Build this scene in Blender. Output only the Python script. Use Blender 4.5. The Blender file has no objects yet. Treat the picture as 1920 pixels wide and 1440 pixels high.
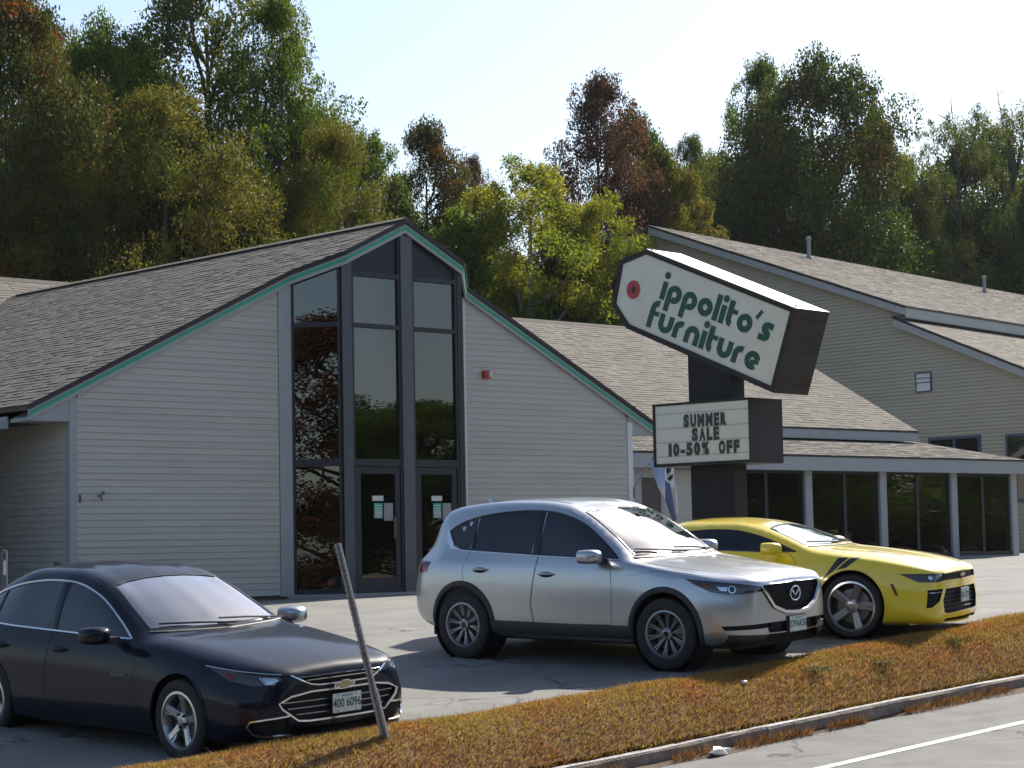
import bpy, bmesh, math, random
import numpy as np
from mathutils import Vector, Matrix
from mathutils.bvhtree import BVHTree

random.seed(7); np.random.seed(7)
scene = bpy.context.scene
COL = scene.collection
CZ = 1.6                      # camera height in the world frame

# ---------------------------------------------------------------- camera
FPX, ROLL, HORIZON = 4100.0, 0.02, 1037.0      # measured in the 1920x1440 photograph
PITCH = math.atan((HORIZON - 720) / FPX)
_fw = np.array([0, math.cos(PITCH), math.sin(PITCH)])
_up0 = np.array([0, -math.sin(PITCH), math.cos(PITCH)])
_rt0 = np.array([1.0, 0, 0])
_rt = math.cos(ROLL) * _rt0 - math.sin(ROLL) * _up0
_up = math.sin(ROLL) * _rt0 + math.cos(ROLL) * _up0
cam = bpy.data.cameras.new('camera')
cam.sensor_width = 36.0
cam.lens = 36.0 * FPX / 1920
cam.clip_start = 0.5
cam.clip_end = 3000
camo = bpy.data.objects.new('camera', cam)
COL.objects.link(camo)
camo.matrix_world = Matrix(((_rt[0], _up[0], -_fw[0], 0), (_rt[1], _up[1], -_fw[1], 0), (_rt[2], _up[2], -_fw[2], CZ), (0, 0, 0, 1)))
scene.camera = camo

# ---------------------------------------------------------------- sky, sun, exposure
SUN_AZ, SUN_EL = math.radians(31), math.radians(41)    # azimuth to the right of +Y, sun stands behind the buildings
world = bpy.data.worlds.new('World'); scene.world = world; world.use_nodes = True
nt = world.node_tree; nt.nodes.clear()
bg = nt.nodes.new('ShaderNodeBackground'); wo = nt.nodes.new('ShaderNodeOutputWorld')
sky = nt.nodes.new('ShaderNodeTexSky'); sky.sky_type = 'NISHITA'; sky.sun_disc = False
sky.sun_elevation = SUN_EL; sky.sun_rotation = SUN_AZ
sky.air_density = 1.0; sky.dust_density = 1.25; sky.ozone_density = 1.0; sky.altitude = 150
bg.inputs['Strength'].default_value = 0.105
nt.links.new(sky.outputs[0], bg.inputs[0]); nt.links.new(bg.outputs[0], wo.inputs[0])
sun = bpy.data.lights.new('sun', 'SUN'); sun.energy = 5.0; sun.angle = math.radians(0.53); sun.color = (1.0, 0.94, 0.83)
suno = bpy.data.objects.new('sun', sun); COL.objects.link(suno)
sdir = Vector((-math.sin(SUN_AZ) * math.cos(SUN_EL), -math.cos(SUN_AZ) * math.cos(SUN_EL), -math.sin(SUN_EL)))
suno.rotation_euler = sdir.to_track_quat('-Z', 'Y').to_euler()
suno.location = (10, 60, 60)
scene.view_settings.view_transform = 'Standard'; scene.view_settings.look = 'None'
scene.view_settings.exposure = 0.72; scene.view_settings.gamma = 1.0; scene.view_settings.use_curve_mapping = False
scene.render.engine = 'CYCLES'
scene.cycles.max_bounces = 8; scene.cycles.transparent_max_bounces = 16
scene.cycles.sample_clamp_indirect = 6.0

# ---------------------------------------------------------------- photograph geometry helpers
def ray(px, py): return _fw + _rt * (px - 960) / FPX + _up * (720 - py) / FPX
def at(px, py, Y):
    d = ray(px, py); p = d * Y / d[1]; p[2] += CZ; return p
A = math.radians(42.67)                       # the store runs along E1, E2 points to its back
E1 = np.array([math.cos(A), math.sin(A), 0]); E2 = np.array([-math.sin(A), math.cos(A), 0])
O = at(131, 1080, 32.6); BZ = CZ - 0.62; O[2] = BZ
RA = math.radians(44)                         # the road runs along ER, EP points from it to the lot
ER = np.array([math.cos(RA), math.sin(RA), 0]); EP = np.array([-math.sin(RA), math.cos(RA), 0])
P0 = at(1712, 1308, 22.0)
def qp(x, y): v = np.array([x, y, 0]) - P0; return v @ ER, v @ EP
def Wq(q, p, z=0.0): w = P0 + ER * q + EP * p; w[2] = z; return w
def sat(q, s0=3.0, L=5.0): return q if q < s0 else s0 + L * (1 - math.exp(-(q - s0) / L))
def sm(x): x = min(1.0, max(0.0, x)); return x * x * (3 - 2 * x)
def zlot(q, p):
    q = max(q, -30)
    f = -1.09 + 0.073 * sat(q) + 0.03 * min(p, 5) - 0.051
    b = -0.64 + 0.012 * (min(q, 40) - 5.75)
    w = sm((p - 2.5) / 11.0)
    return f * (1 - w) + b * w + CZ
def zkerb(q): q = max(q, -40); return -1.517 + 0.058 * sat(q, 5, 8) + CZ
def zroad(q, p): return zkerb(q) - 0.14 + 0.012 * max(-6, p)
def pedge(q): return 1.12 + 0.06 * max(0.0, -2.0 - max(q, -12)) + 0.03 * math.sin(q * 2.3) + 0.02 * math.sin(q * 6.1)
def zverge(q, p):
    """a low bank: steep towards the kerb, a crest, then level with the lot"""
    pc = 0.78; e = pedge(q); zc = zlot(q, 0.9) + 0.045 + 0.022 * max(0.0, -2.0 - max(q, -9)); k = zkerb(q)
    wob = 0.012 * math.sin(q * 1.7 + p) + 0.008 * math.sin(q * 4.3 + 2 * p)
    if p < pc:
        t = max(0.0, (p - 0.1) / (pc - 0.1)); return k + (zc - k) * math.sin(t * math.pi / 2) ** 0.95 + wob * t
    t = sm((p - pc) / (e - pc)); return zc * (1 - t) + zlot(q, p) * t + wob * (1 - t)

# ---------------------------------------------------------------- materials
MATS = {}
def _n(nt, t, **kw):
    n = nt.nodes.new(t)
    for k, v in kw.items(): setattr(n, k, v)
    return n
def M(name, col, rough=0.6, metal=0.0, spec=0.5, col2=None, nscale=6.0, ndetail=5.0, bump=0.0, bscale=40.0, coat=0.0,
      island=0.0, trans=0.0, emit=None, stain=None, objvar=0.0, stretch=None, crack=None):
    if name in MATS: return MATS[name]
    m = bpy.data.materials.new(name); m.use_nodes = True; nt = m.node_tree
    b = nt.nodes['Principled BSDF']; L = nt.links
    c = col if len(col) == 4 else (*col, 1)
    b.inputs['Base Color'].default_value = c
    b.inputs['Roughness'].default_value = rough; b.inputs['Metallic'].default_value = metal
    b.inputs['Specular IOR Level'].default_value = spec
    if coat: b.inputs['Coat Weight'].default_value = coat; b.inputs['Coat Roughness'].default_value = 0.085
    tc = None; out = None
    def coord():
        nonlocal tc
        if tc is None:
            tc = _n(nt, 'ShaderNodeTexCoord')
            if stretch:
                mp = _n(nt, 'ShaderNodeMapping'); mp.inputs['Scale'].default_value = stretch
                L.new(tc.outputs['Object'], mp.inputs[0]); tc = mp; return mp.outputs[0]
        return tc.outputs['Object'] if tc.bl_idname == 'ShaderNodeTexCoord' else tc.outputs[0]
    if col2 is not None:
        n = _n(nt, 'ShaderNodeTexNoise'); n.inputs['Scale'].default_value = nscale; n.inputs['Detail'].default_value = ndetail
        n.inputs['Roughness'].default_value = 0.65
        L.new(coord(), n.inputs['Vector'])
        r = _n(nt, 'ShaderNodeValToRGB'); r.color_ramp.elements[0].position = 0.36; r.color_ramp.elements[1].position = 0.66
        r.color_ramp.elements[0].color = c; r.color_ramp.elements[1].color = (*col2, 1)
        L.new(n.outputs['Fac'], r.inputs[0]); out = r.outputs[0]
    if stain is not None:      # (colour, scale, low, high)
        n = _n(nt, 'ShaderNodeTexNoise'); n.inputs['Scale'].default_value = stain[1]; n.inputs['Detail'].default_value = 8
        n.inputs['Roughness'].default_value = 0.7
        L.new(coord(), n.inputs['Vector'])
        mr = _n(nt, 'ShaderNodeMapRange'); mr.inputs[1].default_value = stain[2]; mr.inputs[2].default_value = stain[3]
        L.new(n.outputs['Fac'], mr.inputs[0])
        mx = _n(nt, 'ShaderNodeMix', data_type='RGBA'); L.new(mr.outputs[0], mx.inputs['Factor'])
        if out is not None: L.new(out, mx.inputs['A'])
        else: mx.inputs['A'].default_value = c
        mx.inputs['B'].default_value = (*stain[0], 1); out = mx.outputs['Result']
    if crack is not None:      # (colour, cell scale, width)
        nz = _n(nt, 'ShaderNodeTexNoise'); nz.inputs['Scale'].default_value = 2.2; nz.inputs['Detail'].default_value = 6; L.new(coord(), nz.inputs['Vector'])
        va = _n(nt, 'ShaderNodeVectorMath', operation='SCALE'); va.inputs['Scale'].default_value = 0.7; L.new(nz.outputs['Color'], va.inputs[0])
        vb = _n(nt, 'ShaderNodeVectorMath', operation='ADD'); L.new(coord(), vb.inputs[0]); L.new(va.outputs[0], vb.inputs[1])
        vo = _n(nt, 'ShaderNodeTexVoronoi', feature='DISTANCE_TO_EDGE'); vo.inputs['Scale'].default_value = crack[1]; L.new(vb.outputs[0], vo.inputs['Vector'])
        lt = _n(nt, 'ShaderNodeMapRange'); lt.inputs[1].default_value = crack[2]; lt.inputs[2].default_value = crack[2] * 2.2; lt.inputs[3].default_value = 1; lt.inputs[4].default_value = 0; L.new(vo.outputs['Distance'], lt.inputs[0])
        n2 = _n(nt, 'ShaderNodeTexNoise'); n2.inputs['Scale'].default_value = 0.5; L.new(coord(), n2.inputs['Vector'])
        m2 = _n(nt, 'ShaderNodeMapRange'); m2.inputs[1].default_value = 0.46; m2.inputs[2].default_value = 0.56; L.new(n2.outputs['Fac'], m2.inputs[0])
        mm = _n(nt, 'ShaderNodeMath', operation='MULTIPLY'); L.new(lt.outputs[0], mm.inputs[0]); L.new(m2.outputs[0], mm.inputs[1])
        mx = _n(nt, 'ShaderNodeMix', data_type='RGBA'); L.new(mm.outputs[0], mx.inputs['Factor'])
        if out is not None: L.new(out, mx.inputs['A'])
        else: mx.inputs['A'].default_value = c
        mx.inputs['B'].default_value = (*crack[0], 1); out = mx.outputs['Result']
    if island or objvar:
        if island:
            g = _n(nt, 'ShaderNodeNewGeometry'); src = g.outputs['Random Per Island']; amt = island
        else:
            g = _n(nt, 'ShaderNodeObjectInfo'); src = g.outputs['Random']; amt = objvar
        mr = _n(nt, 'ShaderNodeMapRange'); mr.inputs[3].default_value = 1 - amt; mr.inputs[4].default_value = 1 + amt
        L.new(src, mr.inputs[0])
        mx = _n(nt, 'ShaderNodeVectorMath', operation='SCALE')
        if out is not None: L.new(out, mx.inputs[0])
        else: mx.inputs[0].default_value = c[:3]
        L.new(mr.outputs[0], mx.inputs['Scale']); out = mx.outputs[0]
    if out is not None: L.new(out, b.inputs['Base Color'])
    if bump:
        n = _n(nt, 'ShaderNodeTexNoise'); n.inputs['Scale'].default_value = bscale; n.inputs['Detail'].default_value = 6
        L.new(coord(), n.inputs['Vector'])
        bp = _n(nt, 'ShaderNodeBump'); bp.inputs['Strength'].default_value = min(1, bump); bp.inputs['Distance'].default_value = 0.02
        L.new(n.outputs['Fac'], bp.inputs['Height']); L.new(bp.outputs[0], b.inputs['Normal'])
    if emit is not None:
        b.inputs['Emission Color'].default_value = (*emit[0], 1); b.inputs['Emission Strength'].default_value = emit[1]
    if trans: b.inputs['Transmission Weight'].default_value = trans
    MATS[name] = m
    return m

def glass(name, tint, refl=1.0, rough=0.015, wav=0.0):
    """tinted sheet glass: fresnel mirror over a tinted see-through layer"""
    if name in MATS: return MATS[name]
    m = bpy.data.materials.new(name); m.use_nodes = True; nt = m.node_tree; nt.nodes.clear(); L = nt.links
    out = _n(nt, 'ShaderNodeOutputMaterial'); mix = _n(nt, 'ShaderNodeMixShader')
    tr = _n(nt, 'ShaderNodeBsdfTransparent'); tr.inputs[0].default_value = (*tint, 1)
    gl = _n(nt, 'ShaderNodeBsdfGlossy'); gl.inputs['Roughness'].default_value = rough; gl.inputs[0].default_value = (0.95, 0.97, 1, 1)
    fr = _n(nt, 'ShaderNodeFresnel'); fr.inputs[0].default_value = 1.55
    ml = _n(nt, 'ShaderNodeMath', operation='MULTIPLY'); ml.inputs[1].default_value = refl; ml.use_clamp = True
    if wav:
        tc = _n(nt, 'ShaderNodeTexCoord'); nz = _n(nt, 'ShaderNodeTexNoise'); nz.inputs['Scale'].default_value = 0.9; nz.inputs['Detail'].default_value = 1
        L.new(tc.outputs['Object'], nz.inputs['Vector'])
        bp = _n(nt, 'ShaderNodeBump'); bp.inputs['Strength'].default_value = wav; bp.inputs['Distance'].default_value = 0.105
        L.new(nz.outputs['Fac'], bp.inputs['Height']); L.new(bp.outputs[0], gl.inputs['Normal'])
    L.new(fr.outputs[0], ml.inputs[0]); L.new(ml.outputs[0], mix.inputs[0])
    L.new(tr.outputs[0], mix.inputs[1]); L.new(gl.outputs[0], mix.inputs[2]); L.new(mix.outputs[0], out.inputs[0])
    MATS[name] = m
    return m

def leafmat(name, c1, c2, var=0.35, trans=0.5, patch=0.35, rough=0.55, ramp=(0.38, 0.64), isl=0.2, spec=0.15):
    if name in MATS: return MATS[name]
    m = bpy.data.materials.new(name); m.use_nodes = True; nt = m.node_tree; nt.nodes.clear(); L = nt.links
    out = _n(nt, 'ShaderNodeOutputMaterial')
    tc = _n(nt, 'ShaderNodeTexCoord'); nz = _n(nt, 'ShaderNodeTexNoise'); nz.inputs['Scale'].default_value = patch; nz.inputs['Detail'].default_value = 6; nz.inputs['Roughness'].default_value = 0.65
    L.new(tc.outputs['Object'], nz.inputs['Vector'])
    g = _n(nt, 'ShaderNodeNewGeometry')
    add = _n(nt, 'ShaderNodeMath', operation='MULTIPLY_ADD'); add.inputs[1].default_value = isl; L.new(g.outputs['Random Per Island'], add.inputs[0])
    sc = _n(nt, 'ShaderNodeMath', operation='SUBTRACT'); sc.inputs[1].default_value = isl / 2; L.new(nz.outputs['Fac'], sc.inputs[0])
    L.new(sc.outputs[0], add.inputs[2])
    r = _n(nt, 'ShaderNodeValToRGB'); r.color_ramp.elements[0].position = ramp[0]; r.color_ramp.elements[1].position = ramp[1]
    r.color_ramp.elements[0].color = (*c1, 1); r.color_ramp.elements[1].color = (*c2, 1)
    L.new(add.outputs[0], r.inputs[0])
    mr = _n(nt, 'ShaderNodeMapRange'); mr.inputs[3].default_value = 1 - var; mr.inputs[4].default_value = 1 + var
    L.new(g.outputs['Random Per Island'], mr.inputs[0])
    vm = _n(nt, 'ShaderNodeVectorMath', operation='SCALE'); L.new(r.outputs[0], vm.inputs[0]); L.new(mr.outputs[0], vm.inputs['Scale'])
    b = _n(nt, 'ShaderNodeBsdfPrincipled'); b.inputs['Roughness'].default_value = rough; b.inputs['Specular IOR Level'].default_value = spec
    t = _n(nt, 'ShaderNodeBsdfTranslucent'); mix = _n(nt, 'ShaderNodeMixShader'); mix.inputs[0].default_value = trans
    L.new(vm.outputs[0], b.inputs['Base Color']); 
    v2 = _n(nt, 'ShaderNodeVectorMath', operation='MULTIPLY'); L.new(vm.outputs[0], v2.inputs[0]); v2.inputs[1].default_value = (1.5, 1.35, 0.7)
    L.new(v2.outputs[0], t.inputs[0])
    L.new(b.outputs[0], mix.inputs[1]); L.new(t.outputs[0], mix.inputs[2]); L.new(mix.outputs[0], out.inputs[0])
    MATS[name] = m
    return m

# ---------------------------------------------------------------- mesh helpers
class MB:
    def __init__(s): s.v = []; s.f = []
    def add(s, vs, fs):
        o = len(s.v); s.v += [tuple(v) for v in vs]; s.f += [tuple(i + o for i in f) for f in fs]; return s
    def quad(s, a, b, c, d): return s.add([a, b, c, d], [(0, 1, 2, 3)])
    def box(s, x0, x1, y0, y1, z0, z1):
        return s.add([(x0, y0, z0), (x1, y0, z0), (x1, y1, z0), (x0, y1, z0), (x0, y0, z1), (x1, y0, z1), (x1, y1, z1), (x0, y1, z1)],
                     [(0, 3, 2, 1), (4, 5, 6, 7), (0, 1, 5, 4), (1, 2, 6, 5), (2, 3, 7, 6), (3, 0, 4, 7)])
    def hexa(s, bot, top):
        return s.add(list(bot) + list(top), [(0, 3, 2, 1), (4, 5, 6, 7), (0, 1, 5, 4), (1, 2, 6, 5), (2, 3, 7, 6), (3, 0, 4, 7)])
    def prism(s, poly, n):
        """poly: list of 3d points, n: extrusion vector"""
        k = len(poly); n = np.array(n); a = [np.array(p, float) for p in poly]; b = [p + n for p in a]
        return s.add(a + b, [tuple(range(k))[::-1], tuple(range(k, 2 * k))] + [(i, (i + 1) % k, (i + 1) % k + k, i + k) for i in range(k)])
    def tube(s, pts, r, n=8, cap=True):
        pts = [np.array(p, float) for p in pts]; rs = r if hasattr(r, '__len__') else [r] * len(pts)
        rings = []
        for i, p in enumerate(pts):
            d = pts[min(i + 1, len(pts) - 1)] - pts[max(i - 1, 0)]; d = d / (np.linalg.norm(d) + 1e-9)
            u = np.cross(d, [0, 0, 1.0]) if abs(d[2]) < 0.9 else np.cross(d, [1.0, 0, 0]); u /= np.linalg.norm(u); w = np.cross(d, u)
            rings.append([p + rs[i] * (u * math.cos(2 * math.pi * k / n) + w * math.sin(2 * math.pi * k / n)) for k in range(n)])
        vs = [v for R in rings for v in R]; fs = []
        for i in range(len(pts) - 1):
            for k in range(n): fs.append((i * n + k, i * n + (k + 1) % n, (i + 1) * n + (k + 1) % n, (i + 1) * n + k))
        if cap: fs.append(tuple(range(n))[::-1]); fs.append(tuple(range((len(pts) - 1) * n, len(pts) * n)))
        return s.add(vs, fs)
    def lathe(s, prof, n=32, axis='y', c=(0, 0, 0), close=False):
        """prof: (radius, offset along axis)"""
        vs = []; fs = []; k = len(prof)
        for i in range(n):
            a = 2 * math.pi * i / n; ca, sa = math.cos(a), math.sin(a)
            for r, o in prof:
                p = {'y': (r * ca, o, r * sa), 'z': (r * ca, r * sa, o), 'x': (o, r * ca, r * sa)}[axis]
                vs.append((p[0] + c[0], p[1] + c[1], p[2] + c[2]))
        for i in range(n):
            j = (i + 1) % n
            for q in range(k if close else k - 1):
                q2 = (q + 1) % k
                fs.append((i * k + q, i * k + q2, j * k + q2, j * k + q))
        return s.add(vs, fs)
    def mesh(s, name):
        me = bpy.data.meshes.new(name); me.from_pydata([tuple(map(float, v)) for v in s.v], [], s.f); me.validate(); me.update(); return me
    def build(s, name, mat, parent=None, smooth=False, angle=None, fix=True):
        me = s.mesh(name)
        if fix:
            bm = bmesh.new(); bm.from_mesh(me); bmesh.ops.recalc_face_normals(bm, faces=bm.faces); bm.to_mesh(me); bm.free()
        return link(name, me, mat, parent, smooth, angle)
def link(name, me, mat, parent=None, smooth=False, angle=None):
    if mat is not None and len(me.materials) == 0: me.materials.append(mat)
    if smooth or angle:
        me.polygons.foreach_set('use_smooth', [True] * len(me.polygons))
        if angle: me.set_sharp_from_angle(angle=math.radians(angle))
    o = bpy.data.objects.new(name, me); COL.objects.link(o)
    if parent is not None: o.parent = parent
    return o
def tag(o, label, cat, group=None, kind=None):
    if label: o['label'] = label
    if cat: o['category'] = cat
    if group: o['group'] = group
    if kind: o['kind'] = kind
    return o
def structure(o): o['kind'] = 'structure'; return o
def thing(name, label, cat, loc=(0, 0, 0), rz=0.0, group=None):
    o = bpy.data.objects.new(name, None); o.empty_display_size = 0.1; COL.objects.link(o)
    o.location = tuple(map(float, loc)); o.rotation_euler = (0, 0, rz)
    return tag(o, label, cat, group)
def dup(o, parent=None):
    c = o.copy(); COL.objects.link(c); c.parent = parent
    for ch in o.children: dup(ch, c)
    return c
def text_mesh(s, size=1.0, bold=0.0, ext=0.0, xs=1.0, align='CENTER'):
    cu = bpy.data.curves.new('lettering', 'FONT'); cu.body = s; cu.size = size; cu.offset = bold; cu.extrude = ext; cu.align_x = align; cu.resolution_u = 3
    o = bpy.data.objects.new('lettering', cu); COL.objects.link(o)
    dg = bpy.context.evaluated_depsgraph_get(); me = bpy.data.meshes.new_from_object(o.evaluated_get(dg))
    bpy.data.objects.remove(o); bpy.data.curves.remove(cu)
    for v in me.vertices: v.co.x *= xs
    return me

# ================================================================ GROUND, ROAD, KERB, VERGE
m_lot = M('lot_asphalt', (0.17, 0.163, 0.15), 0.9, col2=(0.225, 0.216, 0.20), nscale=0.9, ndetail=9, bump=0.35, bscale=90,
          stain=((0.115, 0.113, 0.115), 0.35, 0.50, 0.70), crack=((0.045, 0.043, 0.042), 0.55, 0.006))
m_road = M('road_asphalt', (0.15, 0.147, 0.14), 0.88, col2=(0.20, 0.196, 0.188), nscale=2.5, ndetail=10, bump=0.5, bscale=160,
           stain=((0.10, 0.10, 0.10), 0.8, 0.52, 0.72), crack=((0.05, 0.05, 0.05), 0.35, 0.004))
m_paint = M('road_paint', (0.72, 0.72, 0.70), 0.7, col2=(0.55, 0.55, 0.54), nscale=9, ndetail=8, bump=0.2, bscale=60, stain=((0.17, 0.17, 0.17), 26, 0.56, 0.62))
m_soil = M("verge_soil", (0.20, 0.098, 0.045), 0.95, col2=(0.26, 0.145, 0.062), nscale=5, bump=0.6, bscale=30)
m_stone = M('granite', (0.34, 0.33, 0.32), 0.85, col2=(0.5, 0.49, 0.47), nscale=14, ndetail=10, bump=0.6, bscale=35, objvar=0.1)
m_stone_d = M('granite_dirty', (0.27, 0.23, 0.195), 0.9, col2=(0.16, 0.115, 0.085), nscale=7, ndetail=8, bump=0.6, bscale=35)
m_earth = M('earth', (0.07, 0.06, 0.035), 0.95, col2=(0.12, 0.10, 0.05), nscale=0.4)

def sheet(name, qs, ps, zf, mat):
    vs = []; fs = []; n = len(ps)
    for q in qs:
        for p in ps: vs.append(Wq(q, p, zf(q, p)))
    for i in range(len(qs) - 1):
        for j in range(n - 1): fs.append((i * n + j, (i + 1) * n + j, (i + 1) * n + j + 1, i * n + j + 1))
    b = MB().add(vs, fs); return b.build(name, mat, smooth=True, fix=False)
qs = np.concatenate([np.linspace(-60, -14, 16), np.linspace(-13, 12, 60), np.linspace(13, 70, 20)])
def far_g(x, y):
    q, p = qp(x, y)
    if p < 0.2: return zroad(q, min(p, 0)) - (1.2 if p > -22 else 0.2)
    return zlot(q, p) - (1.2 if p < 36 else 0.3) + 0.0025 * max(0, min(p, 160) - 45) ** 1.35
gx = np.concatenate([np.linspace(-1500, -200, 9), np.linspace(-160, 200, 46), np.linspace(260, 1500, 9)])
gy = np.concatenate([np.linspace(-900, -100, 8), np.linspace(-80, 200, 40), np.linspace(260, 1800, 10)])
vs = [(x, y, far_g(x, y)) for x in gx for y in gy]; ny = len(gy)
structure(MB().add(vs, [(i * ny + j, (i + 1) * ny + j, (i + 1) * ny + j + 1, i * ny + j + 1) for i in range(len(gx) - 1) for j in range(ny - 1)]).build('ground', m_earth, smooth=True, fix=False))
structure(sheet('parking_lot', qs, np.concatenate([np.linspace(0.95, 14, 28), np.linspace(15.5, 44, 16)]), zlot, m_lot))
structure(sheet('road', qs, [-13.5, -11, -8, -5, -3, -1.5, -0.6, -0.02], zroad, m_road))
qv = np.concatenate([np.linspace(-60, -14, 16), np.linspace(-13.6, 12, 110), np.linspace(13, 70, 20)])
_v = []; _f = []; _t = [0.0, .1, .2, .3, .4, .5, .6, .7, .8, .9, .97, 1.0, 1.03]; _m = len(_t)
for q in qv:
    for k in _t:
        p = 0.12 + (pedge(q) - 0.12) * k; _v.append(Wq(q, p, (zverge(q, p) + .012) if k <= .97 else zlot(q, p) + (.006 if k == 1.0 else -.02)))
structure(MB().add(_v, [(i * _m + j, (i + 1) * _m + j, (i + 1) * _m + j + 1, i * _m + j + 1) for i in range(len(qv) - 1) for j in range(_m - 1)]).build('verge', m_soil, smooth=True, fix=False))
# edge line on the road
def edge_p(q): return -1.42
def line_sheet(name, pc, w):
    vs = []; fs = []
    for i, q in enumerate(qs):
        for s_ in (-w / 2, w / 2):
            vs.append(Wq(q, pc(q) + s_, zroad(q, pc(q) + s_) + 0.004))
        if i: fs.append((2 * i - 2, 2 * i, 2 * i + 1, 2 * i - 1))
    return MB().add(vs, fs).build(name, m_paint, fix=False)
structure(line_sheet('edge_line', edge_p, 0.115))
# granite kerb: one stone after another
kerb = bpy.data.objects.new('kerb', None); COL.objects.link(kerb); structure(kerb)
q = -20.0; i = 0
joints = [-5.6, -3.47, -2.28, -0.05, 2.1, 3.9]
ql = []
while q < 24:
    nxt = min([j for j in joints if j > q + 0.4] + [q + 99]); L_ = random.uniform(1.7, 2.4)
    e = nxt if nxt < q + 3.0 else q + L_
    if nxt < q + 3.0: e = nxt
    ql.append((q, e)); q = e
for (a, b) in ql:
    da, db = [random.uniform(-0.012, 0.012) for _ in range(2)]; pa = random.uniform(-0.012, 0.012)
    bm = bmesh.new()
    n = 6; rows = []
    prof = [(-0.0, -0.32), (0.0, -0.02), (0.018, 0.004), (0.115, 0.004), (0.135, -0.012), (0.135, -0.32)]
    for k in range(n + 1):
        t = k / n; qq = a + 0.006 + (b - a - 0.012) * t; row = []
        for (pp, zz) in prof:
            row.append(bm.verts.new(Wq(qq, pp + pa + random.uniform(-.005, .005), zkerb(qq) + zz + da * (1 - t) + db * t + random.uniform(-.004, .004))))
        rows.append(row)
    for k in range(n):
        for j in range(len(prof) - 1): bm.faces.new((rows[k][j], rows[k + 1][j], rows[k + 1][j + 1], rows[k][j + 1]))
    bm.faces.new(rows[0]); bm.faces.new(rows[-1][::-1])
    bmesh.ops.recalc_face_normals(bm, faces=bm.faces)
    me = bpy.data.meshes.new('kerb_stone'); bm.to_mesh(me); bm.free(); me.materials.append(m_stone); me.materials.append(m_stone_d)
    for pl in me.polygons:
        if pl.normal @ Vector(EP) < -.6: pl.material_index = 1
    link('kerb_stone', me, None, kerb)

# ================================================================ BUILDINGS
m_siding = M('vinyl_siding', (0.485, 0.455, 0.395), 0.55, col2=(0.44, 0.415, 0.365), nscale=1.2, ndetail=8, bump=0.08, bscale=60, objvar=0.035, stretch=(0.35, 1, 2.5),
             stain=((0.35, 0.325, 0.275), 0.8, 0.60, 0.85))
m_siding2 = M('barn_siding', (0.46, 0.415, 0.335), 0.6, col2=(0.41, 0.375, 0.305), nscale=0.6, ndetail=8, stretch=(1, 0.4, 2))
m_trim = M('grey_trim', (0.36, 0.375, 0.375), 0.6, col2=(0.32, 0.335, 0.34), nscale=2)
m_green = M('green_stripe', (0.012, 0.34, 0.21), 0.5)
m_white = M('white_trim', (0.66, 0.66, 0.65), 0.55, col2=(0.58, 0.58, 0.57), nscale=3)
m_shing = M('shingle', (0.085, 0.073, 0.061), 0.95, col2=(0.112, 0.097, 0.082), nscale=1.6, ndetail=8, island=0.17, bump=0.5, bscale=120)
m_shing2 = M('barn_shingle', (0.145, 0.127, 0.106), 0.95, col2=(0.18, 0.16, 0.135), nscale=1.2, ndetail=8, island=0.16, bump=0.5, bscale=120)
m_drip = M('dark_drip_edge', (0.025, 0.022, 0.025), 0.6)
m_bronze = M('bronze_frame', (0.028, 0.028, 0.034), 0.45, metal=0.3)
m_post = M('grey_post', (0.105, 0.11, 0.118), 0.6, col2=(0.09, 0.095, 0.10), nscale=5)
m_panel = M('dark_panel', (0.022, 0.025, 0.035), 0.45, spec=.3)
m_int = M('interior', (0.07, 0.062, 0.052), 0.9)
m_inter2 = M('interior_wood', (0.14, 0.07, 0.035), 0.7, col2=(0.22, 0.12, 0.06), nscale=3)
m_conc = M('concrete', (0.34, 0.33, 0.31), 0.9, col2=(0.28, 0.27, 0.26), nscale=3, bump=0.3)
g_store = glass('store_glass', (0.20, 0.20, 0.21), 2.0, 0.006, wav=0.012)
g_annex = glass('annex_glass', (0.16, 0.16, 0.16), 2.0, 0.006, wav=0.05)
m_blue = M('blue_frame', (0.06, 0.08, 0.14), 0.5)
m_galv = M('galvanised', (0.25, 0.28, 0.30), 0.55, metal=0.25)
m_red = M('red_plastic', (0.45, 0.04, 0.03), 0.45)
m_paper = M('paper', (0.62, 0.62, 0.6), 0.8)
m_ink = M('ink', (0.05, 0.05, 0.055), 0.7)
m_brass = M('dull_metal', (0.12, 0.115, 0.11), 0.45, metal=0.6)

def shingles(P, a, u, nrm, rng, ulen, expo=0.143, wid=(0.13, 0.30), thick=(0.002, 0.008), seed=1):
    """tabs laid on a roof plane: a = along the course, u = up the slope"""
    rnd = random.Random(seed); b = MB(); P = np.array(P, float); a = np.array(a, float); u = np.array(u, float); n = np.array(nrm, float)
    k = 0
    while k * expo < ulen:
        d0 = k * expo; d1 = min(d0 + expo + 0.02, ulen)
        lo, hi = rng(d0 + expo / 2); x = lo
        while x < hi - 0.02:
            w = rnd.uniform(*wid); x1 = min(x + w, hi); t = thick[1] if rnd.random() < 0.55 else thick[0]
            t += rnd.uniform(-.002, .003); dd = d0 + rnd.uniform(-.006, .006)
            p = [P + a * (x + .003) + u * dd, P + a * (x1 - .003) + u * dd, P + a * (x1 - .003) + u * d1, P + a * (x + .003) + u * d1]
            v = p[:2] + [p[0] + n * (t + .004), p[1] + n * (t + .004), p[2] + n * .003, p[3] + n * .003]
            b.add(v, [(0, 1, 3, 2), (2, 3, 4, 5), (1, 4, 3), (0, 2, 5)])
            x = x1
        k += 1
    return b

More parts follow.
